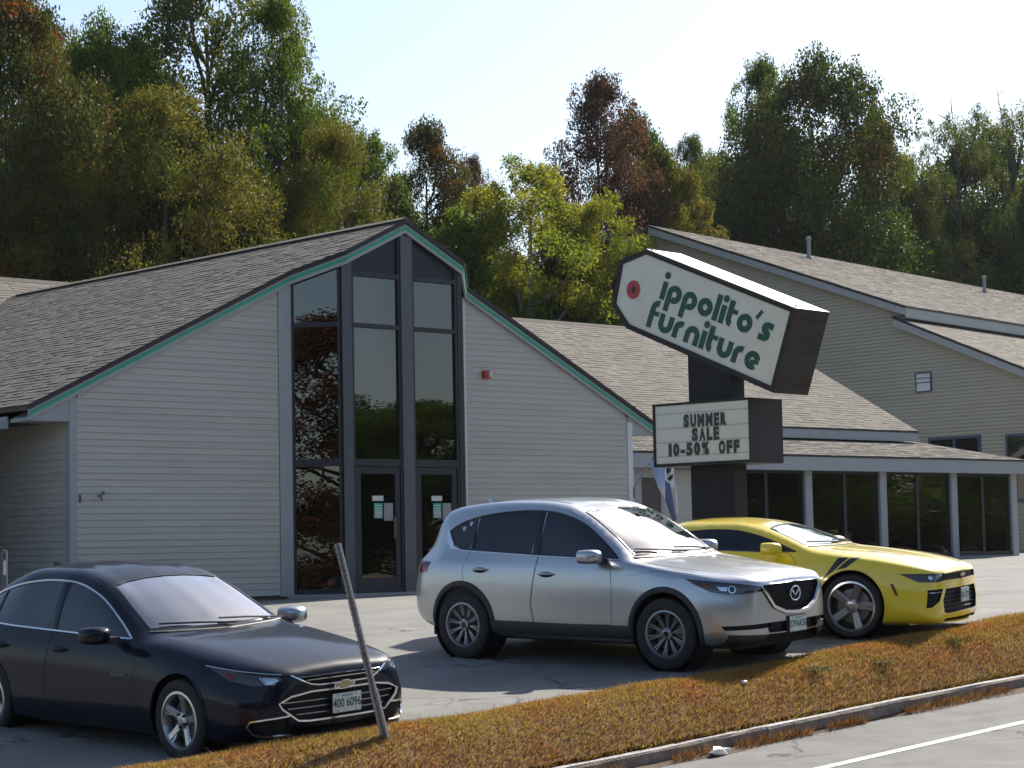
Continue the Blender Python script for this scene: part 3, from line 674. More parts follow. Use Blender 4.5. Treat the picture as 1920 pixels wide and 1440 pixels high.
# ================================================================ PYLON SIGN
m_signdark = M('sign_cabinet', (0.017, 0.0135, 0.013), 0.5, spec=.3, col2=(0.026, 0.021, 0.02), nscale=3, stain=((0.05, 0.038, 0.032), 2.0, 0.64, 0.8))
m_signpole = M('sign_pole', (0.010, 0.0085, 0.010), 0.5, spec=.25, col2=(0.015, 0.013, 0.014), nscale=2)
m_signtop = M('sign_top_sunlit', (0.62, 0.62, 0.62), 0.38, metal=0.35, col2=(0.5, 0.5, 0.5), nscale=4)  # pale colour carries the sunlight on the tag's top
m_signface = M('sign_face', (0.70, 0.675, 0.58), 0.45, col2=(0.63, 0.605, 0.52), nscale=2.5, ndetail=6)
m_signgreen = M('sign_green', (0.002, 0.07, 0.04), 0.5)
m_signred = M('sign_red', (0.42, 0.02, 0.028), 0.4)
m_letter = M('black_letter', (0.012, 0.028, 0.02), 0.4)
SC = at(1318, 820, 29.0); sq, sp_ = qp(SC[0], SC[1]); SGZ = zlot(sq, sp_)
sign = thing('pylon_sign', 'tilted tag-shaped furniture sign above a changeable letter board on a dark boxed pole', 'sign', (SC[0], SC[1], SGZ), math.radians(-42))
def zz(z): return z + CZ - SGZ
MB().box(-0.40, 0.32, 0.24, 0.52, -0.2, zz(3.0)).build('pole', m_signpole, sign)
# reader board
bd = bpy.data.objects.new('letter_board', None); COL.objects.link(bd); bd.parent = sign
BX0, BX1, BZ0, BZ1, BDP = -0.842, 0.772, zz(1.115), zz(1.968), 0.735
MB().box(BX0, BX1, 0.02, BDP, BZ0, BZ1).build('cabinet', m_signdark, bd)
fr = 0.042
b = MB(); b.box(BX0, BX0 + fr, 0.0, 0.019, BZ0, BZ1); b.build('frame_bar', m_signdark, bd)
MB().box(BX1 - fr * .6, BX1, 0.0, 0.019, BZ0, BZ1).build('frame_bar', m_signdark, bd)
MB().box(BX0 + fr, BX1 - fr * .6, 0.0, 0.019, BZ0, BZ0 + fr).build('frame_bar', m_signdark, bd); MB().box(BX0 + fr, BX1 - fr * .6, 0.0, 0.019, BZ1 - fr * .8, BZ1).build('frame_bar', m_signdark, bd)
MB().box(BX0 + fr, BX1 - fr * .6, 0.010, 0.0185, BZ0 + fr, BZ1 - fr * .8).build('face', m_signface, bd)
rows = [zz(1.638), zz(1.452), zz(1.262)]
m_rail = M('clear_rail', (0.42, 0.42, 0.36), 0.3)
for z in (rows[0] + 0.186, rows[0] - 0.012, rows[1] - 0.012, rows[2] - 0.012): MB().box(BX0 + fr, BX1 - fr * .6, 0.004, 0.0098, z - 0.006, z + 0.006).build('letter_rail', m_rail, bd)
def place_letters(s, x0, x1, z, size, adv):
    tot = sum(adv.get(c, 1.0) for c in s); u = (x1 - x0) / tot; x = x0
    for c in s:
        w = adv.get(c, 1.0) * u
        if c != ' ':
            me = text_mesh(c, size / 0.70, bold=0.014, ext=0.002, align='LEFT')
            xs = [v.co.x for v in me.vertices]; lo, hi = min(xs), max(xs); sc = (w * 0.80) / (hi - lo) if c not in '1-' else min(1.0, (w * 0.8) / (hi - lo))
            o_ = (w - (hi - lo) * sc) / 2
            for v in me.vertices:
                vx, vy, vz = v.co; v.co = (x + o_ + (vx - lo) * sc, 0.0035 - vz, z + vy)
            link('letter', me, m_letter, bd)
        x += w
ADV = {'M': 1.15, '1': 0.62, '-': 0.72, '%': 1.15, ' ': 1.05, 'E': 0.92, 'F': 0.9, 'L': 0.88, 'R': 1.0}
place_letters('SUMMER', -0.335, 0.40, rows[0], 0.152, ADV)
place_letters('SALE', -0.20, 0.275, rows[1], 0.152, ADV)
place_letters('10-50% OFF', -0.60, 0.60, rows[2], 0.152, ADV)
# tilted tag
tg = bpy.data.objects.new('tag_cabinet', None); COL.objects.link(tg); tg.parent = sign
K_ = 29.0 / 28.0
TAG = [(-0.837 * K_, zz(3.953 * K_)), (-1.293 * K_, zz(3.853 * K_)), (-1.448 * K_, zz(3.268 * K_)), (-1.203 * K_, zz(2.933 * K_)), (1.132 * K_, zz(1.927 * K_)), (1.499 * K_, zz(2.959 * K_))]
TD = 0.76
MB().prism([(x, 0.0, z) for x, z in TAG], (0, TD, 0)).build('cabinet', m_signdark, tg)
def inset(poly, d):
    n = len(poly); c = np.mean(poly, 0); out = []
    for i in range(n):
        p0, p1, p2 = [np.array(poly[j % n]) for j in (i - 1, i, i + 1)]
        d1 = (p1 - p0) / np.linalg.norm(p1 - p0); d2 = (p2 - p1) / np.linalg.norm(p2 - p1)
        n1 = np.array([-d1[1], d1[0]]); n2 = np.array([-d2[1], d2[0]])
        if n1 @ (c - p1) < 0: n1, n2 = -n1, -n2
        m_ = n1 + n2; m_ = m_ / (m_ @ n1); out.append(tuple(p1 + m_ * d))
    return out
IN = inset(TAG, 0.07)
MB().prism([(x, -0.004, z) for x, z in IN], (0, 0.003, 0)).build('face', m_signface, tg)
# raised frame round the face
for i in range(6):
    j = (i + 1) % 6
    MB().add([(TAG[i][0], -0.02, TAG[i][1]), (TAG[j][0], -0.02, TAG[j][1]), (IN[j][0], -0.02, IN[j][1]), (IN[i][0], -0.02, IN[i][1]), (TAG[i][0], -0.0005, TAG[i][1]), (TAG[j][0], -0.0005, TAG[j][1]), (IN[j][0], -0.0005, IN[j][1]), (IN[i][0], -0.0005, IN[i][1])],
             [(0, 1, 2, 3), (3, 2, 6, 7), (0, 4, 5, 1), (1, 5, 6, 2), (0, 3, 7, 4)]).build('frame_bar', m_signdark, tg)
# sunlight on the sloping top, put into a pale panel
a, c = np.array(TAG[0]), np.array(TAG[5]); up_ = np.array([c[1] - a[1], -(c[0] - a[0])]); up_ = -up_ / np.linalg.norm(up_)
if up_[1] < 0: up_ = -up_
p = [(a[0], 0.0), (c[0], 0.0)]
MB().add([(a[0] + up_[0] * .004, 0.0, a[1] + up_[1] * .004), (c[0] + up_[0] * .004, 0.0, c[1] + up_[1] * .004), (c[0] + up_[0] * .004, TD, c[1] + up_[1] * .004), (a[0] + up_[0] * .004, TD, a[1] + up_[1] * .004)], [(0, 1, 2, 3)]).build('top_panel', m_signtop, tg)
for t in (0.02, 0.98):
    q_ = a + (c - a) * t; MB().lathe([(0.0, .01), (.018, .01), (.018, .03), (0, .03)], 8, 'z', (q_[0], 0.06, q_[1])).build('bolt', m_galv, tg)
# lettering drawn as round-geometric strokes
TA_ = math.atan2(TAG[5][1] - TAG[0][1], TAG[5][0] - TAG[0][0]) + 0.005
DX = np.array([math.cos(TA_), math.sin(TA_)]); DY = np.array([-math.sin(TA_), math.cos(TA_)])
SW = 0.335
def arc(cx, cy, r, a0, a1, n=20): return [(cx + r * math.cos(math.radians(a0 + (a1 - a0) * i / n)), cy + r * math.sin(math.radians(a0 + (a1 - a0) * i / n))) for i in range(n + 1)]
H_ = SW / 2; RO = 0.335
GL = {
 'i': (SW, [[(H_, 0), (H_, 1)]], [(H_, 1.36, 0.20)]),
 'p': (1.0, [[(H_, -0.52), (H_, 0.5)] + arc(.5, .5, RO, 180, -112, 30)], []),
 'o': (1.0, [arc(.5, .5, RO, 0, 360, 36)], []),
 'l': (SW, [[(H_, 0), (H_, 1.46)]], []),
 't': (0.66, [[(H_, 1.42), (H_, 0.42)] + arc(H_ + .27, .42, .27, 180, 262, 8), ], [], [((H_, 0.86), (0.68, 0.86), 0.24)]),
 "'": (0.3, [], [], [((0.02, 0.98), (0.26, 1.46), 0.2)]),
 's': (0.82, [[(0.84, 0.85)] + arc(0.46, 0.675, 0.175, 90, 255, 14) + arc(0.40, 0.325, 0.175, 75, -90, 14) + [(0.02, 0.15)]], []),
 'f': (0.68, [[(H_, -0.02), (H_, 1.06)] + arc(H_ + .33, 1.08, .33, 180, 84, 12)], [], [((H_, 0.84), (0.68, 0.84), 0.25)]),
 'u': (1.0, [[(H_, 1.0), (H_, 0.5)] + arc(.5, .5, RO, 180, 360, 20) + [(1 - H_, 1.0)]], []),
 'r': (0.74, [[(H_, 0), (H_, 0.5)] + arc(.5, .5, RO, 180, 72, 14)], []),
 'n': (1.0, [[(H_, 0), (H_, 0.5)] + arc(.5, .5, RO, 180, 0, 20) + [(1 - H_, 0)]], []),
 'e': (1.0, [arc(.5, .5, RO, 18, 312, 32)], [], [((0.42, 0.40), (0.93, 0.52), 0.23)]),
}
def stroke(path, w):
    P = [np.array(p) for p in path]; n = len(P); L_, R2 = [], []
    for i in range(n):
        d = P[min(i + 1, n - 1)] - P[max(i - 1, 0)]
        if i == 0 and np.linalg.norm(P[0] - P[-1]) < 1e-6: d = P[1] - P[-2]
        if i == n - 1 and np.linalg.norm(P[0] - P[-1]) < 1e-6: d = P[1] - P[-2]
        d = d / (np.linalg.norm(d) + 1e-9); m_ = np.array([-d[1], d[0]]); L_.append(P[i] + m_ * w / 2); R2.append(P[i] - m_ * w / 2)
    return L_, R2
def sign_text(s, x0, y0, h, gap, extra=0.0):
    """x0,y0: start of the base line in the board's own (x,z)"""
    pos = 0.0
    for ch in s:
        g = GL[ch]; b = MB(); k = 0
        def T(p, y): q = np.array([x0, y0]) + DX * (pos + p[0] * h) + DY * (p[1] * h); return (q[0], y, q[1])
        strokes = [(st, SW) for st in g[1]] + [([x_[0], x_[1]], x_[2]) for x_ in (g[3] if len(g) > 3 else [])]
        for st, w in strokes:
            L_, R2 = stroke(st, w); yy = -0.0115 - k * 0.0007; k += 1; n = len(L_)
            b.add([T(p, yy) for p in L_] + [T(p, yy) for p in R2] + [T(p, -0.004) for p in L_] + [T(p, -0.004) for p in R2],
                  [(i, i + 1, n + i + 1, n + i) for i in range(n - 1)] + [(i, 2 * n + i, 2 * n + i + 1, i + 1) for i in range(n - 1)] + [(n + i, n + i + 1, 3 * n + i + 1, 3 * n + i) for i in range(n - 1)])
        for cx, cy, r in g[2]:
            ring = [(cx + r * math.cos(2 * math.pi * i / 20), cy + r * math.sin(2 * math.pi * i / 20)) for i in range(20)]
            b.add([T(p, -0.0115) for p in ring], [tuple(range(20))])
        b.build('letter', m_signgreen, tg, fix=False)
        pos += g[0] * h + gap
    return pos
sign_text("ippolito's", -0.675, zz(3.400), 0.247, 0.029)
sign_text("furniture", -0.915, zz(3.048), 0.247, 0.026)
ring = [(0.118 * math.cos(2 * math.pi * i / 28), 0.128 * math.sin(2 * math.pi * i / 28)) for i in range(28)]
def disc(cx, cz, k, y): return [(cx + x * k, y, cz + z * k) for x, z in ring]
MB().add(disc(-1.115, zz(3.56), 1, -0.011), [tuple(range(28))]).build('red_dot', m_signred, tg, fix=False)
MB().add(disc(-1.108, zz(3.56), 0.38, -0.013), [tuple(range(28))]).build('eyelet', m_ink, tg, fix=False)

# seams and rivets on the cabinets
e_, f2 = np.array(TAG[4]), np.array(TAG[5]); sd = (f2 - e_) / np.linalg.norm(f2 - e_); sn = np.array([sd[1], -sd[0]])
for t in (.12, .5, .88):
    p_ = e_ + (f2 - e_) * t + sn * .002
    MB().tube([(p_[0], .02, p_[1]), (p_[0], TD - .02, p_[1])], .007, 5).build('seam', M('seam_dark', (.008, .007, .007), .7), tg)
    for y in (.08, TD / 2, TD - .08): MB().lathe([(0, .006), (.012, .003), (.013, -.004)], 8, 'x', (p_[0], y, p_[1] + .03)).build('rivet', m_galv, tg)

# ================================================================ CARS
def pchip(xs, ys):
    xs = np.array(xs, float); ys = np.array(ys, float); o = np.argsort(xs); xs, ys = xs[o], ys[o]
    h = np.diff(xs); dl = np.diff(ys) / h; d = np.zeros(len(xs))
    for i in range(1, len(xs) - 1):
        if dl[i - 1] * dl[i] > 0:
            w1, w2 = 2 * h[i] + h[i - 1], h[i] + 2 * h[i - 1]; d[i] = (w1 + w2) / (w1 / dl[i - 1] + w2 / dl[i])
    d[0], d[-1] = dl[0], dl[-1]
    def f(x):
        x = min(max(x, xs[0]), xs[-1]); i = min(max(np.searchsorted(xs, x) - 1, 0), len(h) - 1); t = (x - xs[i]) / h[i]
        return ((1 + 2 * t) * (1 - t) ** 2 * ys[i] + t * (1 - t) ** 2 * h[i] * d[i] + t * t * (3 - 2 * t) * ys[i + 1] + t * t * (t - 1) * h[i] * d[i + 1])
    return f
def table(s):
    xs, ys = [], []
    for tk in s.split():
        a, b = tk.split(':'); xs.append(float(a)); ys.append(float(b))
    return pchip(xs, ys)
def catmull(P, segs):
    P = [np.array(p, float) for p in P]; out = []
    n = len(P)
    for i in range(n - 1):
        p0 = P[i - 1] if i else 2 * P[0] - P[1]; p1, p2 = P[i], P[i + 1]; p3 = P[i + 2] if i + 2 < n else 2 * P[-1] - P[-2]
        t0 = 0; t1 = t0 + max(np.linalg.norm(p1 - p0), 1e-5) ** .5; t2 = t1 + max(np.linalg.norm(p2 - p1), 1e-5) ** .5; t3 = t2 + max(np.linalg.norm(p3 - p2), 1e-5) ** .5
        for k in range(segs[i]):
            t = t1 + (t2 - t1) * k / segs[i]
            a1 = (t1 - t) / (t1 - t0) * p0 + (t - t0) / (t1 - t0) * p1; a2 = (t2 - t) / (t2 - t1) * p1 + (t - t1) / (t2 - t1) * p2; a3 = (t3 - t) / (t3 - t2) * p2 + (t - t2) / (t3 - t2) * p3
            b1 = (t2 - t) / (t2 - t0) * a1 + (t - t0) / (t2 - t0) * a2; b2 = (t3 - t) / (t3 - t1) * a2 + (t - t1) / (t3 - t1) * a3
            out.append((t2 - t) / (t2 - t1) * b1 + (t - t1) / (t2 - t1) * b2)
    out.append(P[-1]); return out
X3, Y3, Z3 = np.array([1., 0, 0]), np.array([0, 1., 0]), np.array([0, 0, 1.])
def inpoly(p, poly):
    x, y = p; c = False; n = len(poly)
    for i in range(n):
        x1, y1 = poly[i]; x2, y2 = poly[(i + 1) % n]
        if (y1 > y) != (y2 > y) and x < (x2 - x1) * (y - y1) / (y2 - y1) + x1: c = not c
    return c
class Car:
    def __init__(s, name, label, spec, paint, pos, heading, pitch, roll=0.0, group='cars parked facing the road'):
        s.spec = spec; s.paint = paint
        s.root = thing(name, label, 'car', pos, 0, group); s.root.rotation_euler = (roll, pitch, heading)
        T = {k: table(v) for k, v in spec['t'].items()}; s.T = T
        xn, xt = spec['nose'], spec['tail']
        st = np.unique(np.round(np.concatenate([np.linspace(xt, xn, 118), xn - np.array([0, .006, .014, .024, .036, .05, .066, .085, .105, .13]), xt + np.array([0, .008, .02, .035, .055, .08])]), 4))[::-1]
        segs = [3, 5, 4, 3, 7, 5, 6]; s.bm = bmesh.new(); rows = []
        for x in st:
            zs, zc = T['zs'](x), T['zc'](x); w2, z2 = T['w2'](x), T['z2'](x); w4, z4 = T['w4'](x), T['z4'](x); w5, z5 = T['w5'](x), T['z5'](x)
            z3 = z4 - spec.get('sh', .12) * min(1, (z4 - zs) / .5); w3 = w4 + (w2 - w4) * spec.get('shw', .62)
            w1 = w2 * spec.get('rock', .965)
            if z2 < zs + .1: z2 = zs + .1
            P = [(w1 * .86, zs), (w1, zs + .05), (w2, z2), (w3, z3), (w4, z4), (w5, z5), (w5 * .58, z5 + (zc - z5) * .72), (0, zc)]
            half = catmull(P, segs)
            rows.append([s.bm.verts.new((x, -y, z)) for y, z in half] + [s.bm.verts.new((x, y, z)) for y, z in half[-2::-1]])
        m = len(rows[0])
        for i in range(len(rows) - 1):
            for j in range(m - 1): s.bm.faces.new((rows[i][j], rows[i][j + 1], rows[i + 1][j + 1], rows[i + 1][j]))
        for row, sgn, bul in ((rows[0], 1, spec.get('bulge', .03)), (rows[-1], -1, .03)):
            h = m // 2; NC = 14; cols = []
            for j in range(h):
                a, b = row[j].co, row[m - 1 - j].co
                cols.append([row[j]] + [s.bm.verts.new((a.x + sgn * bul * (1 - (2 * k / NC - 1) ** 2) * min(1, (h - j) / 4), a.y + (b.y - a.y) * k / NC, a.z)) for k in range(1, NC)] + [row[m - 1 - j]])
            for j in range(h - 1):
                for k in range(NC): s.bm.faces.new((cols[j][k], cols[j][k + 1], cols[j + 1][k + 1], cols[j + 1][k]))
            for k in range(NC): s.bm.faces.new((cols[-1][k], cols[-1][k + 1], row[h]))
        bmesh.ops.recalc_face_normals(s.bm, faces=s.bm.faces)
        s.bm.normal_update(); s.bvh = BVHTree.FromBMesh(s.bm)
        # dark lining inside the shell
        lb = s.bm.copy(); lb.normal_update()
        nv_ = {v: v.normal.copy() for v in lb.verts}
        for v in lb.verts: v.co = v.co - nv_[v] * 0.05
        bmesh.ops.delete(lb, geom=[f for f in lb.faces if not (spec['cab'][1] < f.calc_center_median().x < spec['cab'][0])], context='FACES')
        me = bpy.data.meshes.new('lining'); lb.to_mesh(me); lb.free(); s.lining = me
    # --- cutting
    def faces_in(s, poly, U, V, filt):
        us = [p[0] for p in poly]; vs = [p[1] for p in poly]; a, b, c, d = min(us) - .06, max(us) + .06, min(vs) - .06, max(vs) + .06
        out = []; u0, u1, u2 = map(float, U); v0, v1, v2 = map(float, V)
        for f in s.bm.faces:
            co = f.calc_center_median()
            u = co.x * u0 + co.y * u1 + co.z * u2
            if not a < u < b: continue
            v = co.x * v0 + co.y * v1 + co.z * v2
            if c < v < d and filt(co, f.normal): out.append(f)
        return out
    def cut(s, poly, U, V, filt):
        n = len(poly); fs = s.faces_in(poly, U, V, filt); ge = set(fs)
        for f in fs: ge.update(f.edges); ge.update(f.verts)
        ge = list(ge)
        for i in range(n):
            A_, B_ = np.array(poly[i]), np.array(poly[(i + 1) % n]); e = B_ - A_
            if np.linalg.norm(e) < 1e-6: continue
            no = U * e[1] - V * e[0]; no = no / np.linalg.norm(no); co = U * A_[0] + V * A_[1]
            ge = bmesh.ops.bisect_plane(s.bm, geom=ge, dist=1e-5, plane_co=Vector(co), plane_no=Vector(no))['geom']
        out = []
        for f in ge:
            if isinstance(f, bmesh.types.BMFace) and f.is_valid:
                f.normal_update(); c_ = f.calc_center_median(); p = np.array(c_)
                if inpoly((p @ U, p @ V), poly): out.append(f)
        for f in out:
            for v in f.verts: v.normal_update()
        return out
    def take(s, fs, name, mat, off=0.0, parent=None, wall=False, thick=0.0, keep=False, vec=None):
        """lift the cut faces out of the body as a part of their own"""
        if not fs: return None
        vm = {}; nb = bmesh.new(); vn = {}
        for f in fs:
            for v in f.verts: vn[v] = v.normal.copy()
        def nv(v, o): return nb.verts.new(v.co + (Vector(vec) * (1 if o else 0) if vec else vn[v] * o))
        for f in fs:
            for v in f.verts:
                if v not in vm: vm[v] = nv(v, off)
        for f in fs: nb.faces.new([vm[v] for v in f.verts])
        if wall or thick:
            S = set(fs); base = {}
            for f in fs:
                for e in f.edges:
                    if sum(1 for g in e.link_faces if g in S) == 1:
                        for v in e.verts:
                            if v not in base: base[v] = nv(v, 0.0 if wall else off - thick)
                        a, b = e.verts
                        try: nb.faces.new((vm[a], vm[b], base[b], base[a]))
                        except ValueError: pass
        if wall: bmesh.ops.recalc_face_normals(nb, faces=nb.faces)
        me = bpy.data.meshes.new(name); nb.to_mesh(me); nb.free()
        if not keep: bmesh.ops.delete(s.bm, geom=fs, context='FACES')
        return link(name, me, mat, parent or s.root, smooth=True, angle=45)
    def sideview(s, sgn): return X3, Z3, (lambda co, n: co.y * sgn > 0.25)
    def front(s, x0=-9): return Y3, Z3, (lambda co, n: co.x > x0 and n.x > 0.0)
    def diag(s, beta, sgn, x0=-.2):
        c_, s_ = math.cos(math.radians(beta)), math.sin(math.radians(beta))
        return s_ * X3 - sgn * c_ * Y3, Z3, (lambda co, n: co.x > x0 and co.y * sgn > -.02 and n.x * c_ + n.y * sgn * s_ > -0.05)
    # --- surface strips
    def hit(s, p, d):
        loc, nrm, _, _ = s.bvh.ray_cast(Vector(p), Vector(d)); return (loc, nrm) if loc is not None else (None, None)
    def on(s, u, v, view):
        """view: ('side',sgn) (u=x) | ('front',) (u=y) | ('top',) (u=x,v=y) | ('diag',beta,sgn)"""
        if view[0] == 'side': return s.hit((u, 4 * view[1], v), (0, -view[1], 0))
        if view[0] == 'front': return s.hit((4, u, v), (-1, 0, 0))
        if view[0] == 'top': return s.hit((u, v, 4), (0, 0, -1))
        b, sg = math.radians(view[1]), view[2]; c_, s_ = math.cos(b), math.sin(b); U = s_ * X3 - sg * c_ * Y3; D = -(c_ * X3 + sg * s_ * Y3)
        p = U * u + Z3 * v - D * 4; return s.hit(p, D)
    def strip(s, pts, view, w, name, mat, off=0.003, h=0.004, parent=None, step=.03, closed=False, smoothpath=False):
        if smoothpath: pts = [tuple(p) for p in catmull(list(pts), [6] * (len(pts) - 1))]
        if closed: pts = list(pts) + [pts[0]]
        P = []
        for i in range(len(pts) - 1):
            a, b = np.array(pts[i], float), np.array(pts[i + 1], float); k = max(1, int(np.linalg.norm(b - a) / step))
            for j in range(k): P.append(a + (b - a) * j / k)
        P.append(np.array(pts[-1], float)); Q = []
        for p in P:
            l, n = s.on(p[0], p[1], view)
            if l is not None: Q.append((np.array(l), np.array(n)))
        if len(Q) < 2: return None
        vs, fs = [], []
        for i, (l, n) in enumerate(Q):
            t = Q[min(i + 1, len(Q) - 1)][0] - Q[max(i - 1, 0)][0]
            if closed and i in (0, len(Q) - 1): t = Q[1][0] - Q[-2][0]
            t = t / (np.linalg.norm(t) + 1e-9); wv = np.cross(n, t); wv /= (np.linalg.norm(wv) + 1e-9); c = l + n * off
            vs += [c - wv * w / 2, c - wv * w * .32 + n * h, c + wv * w * .32 + n * h, c + wv * w / 2]
            if i:
                o = 4 * (i - 1)
                fs += [(o + k, o + k + 1, o + k + 5, o + k + 4) for k in range(3)]
        return MB().add(vs, fs).build(name, mat, parent or s.root, smooth=True, angle=50)
    def patch(s, poly, view, name, mat, off=.004, parent=None, n=10):
        """small conformal patch: a fan of grid points over a convex outline"""
        P = np.array(poly, float); c = P.mean(0); vs, fs = [], []; m = len(P); K = 4
        for k in range(K + 1):
            for i in range(m):
                q = c + (P[i] - c) * k / K; l, nn = s.on(q[0], q[1], view)
                vs.append(np.array(l) + np.array(nn) * off if l is not None else (0, 0, 0))
        for k in range(K):
            for i in range(m): fs.append((k * m + i, k * m + (i + 1) % m, (k + 1) * m + (i + 1) % m, (k + 1) * m + i))
        return MB().add(vs, fs).build(name, mat, parent or s.root, smooth=True)
    def finish(s):
        me = bpy.data.meshes.new('body'); s.bm.to_mesh(me); s.bm.free()
        link('body', me, s.paint, s.root, smooth=True, angle=42)
def circle(cx, cz, r, n=36, a0=0, a1=360): return [(cx + r * math.cos(math.radians(a0 + (a1 - a0) * i / n)), cz + r * math.sin(math.radians(a0 + (a1 - a0) * i / n))) for i in range(n)]

def clip(poly, x, keep_less):
    out = []
    for i in range(len(poly)):
        p, q_ = poly[i], poly[(i + 1) % len(poly)]; ip, iq = (p[0] <= x) == keep_less, (q_[0] <= x) == keep_less
        if ip: out.append(p)
        if ip != iq: t = (x - p[0]) / (q_[0] - p[0]); out.append((x, p[1] + (q_[1] - p[1]) * t))
    return out
def rounded(poly, k):
    """smooth the outline from point k round to the first point"""
    top = poly[k:] + [poly[0]]; return poly[:k] + [tuple(p) for p in catmull(top, [3] * (len(top) - 1))][:-1]
def side_panes(car, sg, DLO, panes, U, V):
    for (xa, xb, gm) in panes:
        fl2 = (lambda co, n, a=xa, b=xb, s_=sg: co.y * s_ > .25 and b - .1 < co.x < a + .1)
        car.take(car.cut(clip(clip(DLO, xa, True), xb, False), U, V, fl2), 'side_window', gm, -.004)
def side_text(car, txt, x, z, size, sgn, mat, sx=1.0):
    me = text_mesh(txt, size, bold=.001, ext=.001, xs=sx, align='LEFT')
    for v in me.vertices:
        vx, vy, vz = v.co; px_ = x + vx * (1 if sgn < 0 else -1); l, n = car.on(px_, z + vy, ('side', sgn)); c_ = l + n * (.003 + vz); v.co = c_
    link('badge', me, mat, car.root)
# --- materials
m_chrome = M('chrome', (0.72, 0.73, 0.75), 0.14, metal=1.0)
m_satin = M('satin_metal', (0.45, 0.46, 0.48), 0.32, metal=1.0)
m_tyre = M('tyre_rubber', (0.013, 0.013, 0.014), 0.75, col2=(0.02, 0.019, 0.019), nscale=8)
m_black = M('black_plastic', (0.016, 0.016, 0.018), 0.55, col2=(0.024, 0.024, 0.026), nscale=10)
m_gloss = M('gloss_black', (0.008, 0.008, 0.010), 0.12)
m_gap = M('panel_gap', (0.006, 0.006, 0.007), 0.8)
m_line = M('cabin_lining', (0.035, 0.035, 0.037), 0.9)
m_seat = M('seat_cloth', (0.030, 0.030, 0.032), 0.85)
m_plate = M('plate_white', (0.62, 0.66, 0.64), 0.45)
m_plateg = M('plate_ink', (0.03, 0.10, 0.07), 0.5)
m_amber = M('amber_lens', (0.13, 0.032, 0.008), 0.12)
m_lens = M('lamp_lens', (0.035, 0.036, 0.040), 0.06, coat=1.0)
m_lamp = M('lamp_reflector', (0.62, 0.64, 0.67), 0.18, metal=0.9)
m_redlens = M('tail_lens', (0.30, 0.008, 0.010), 0.12, coat=1.0)
m_disc = M('brake_disc', (0.16, 0.16, 0.165), 0.4, metal=0.8)
m_white_p = M('sticker_white', (0.72, 0.74, 0.74), 0.5)
g_ws = glass('windscreen_glass', (0.42, 0.50, 0.51), 3.3, 0.02)
g_side = glass('side_glass', (0.34, 0.36, 0.36), 1.4, 0.01)
g_tint = glass('privacy_glass', (0.035, 0.037, 0.04), 1.25, 0.01)

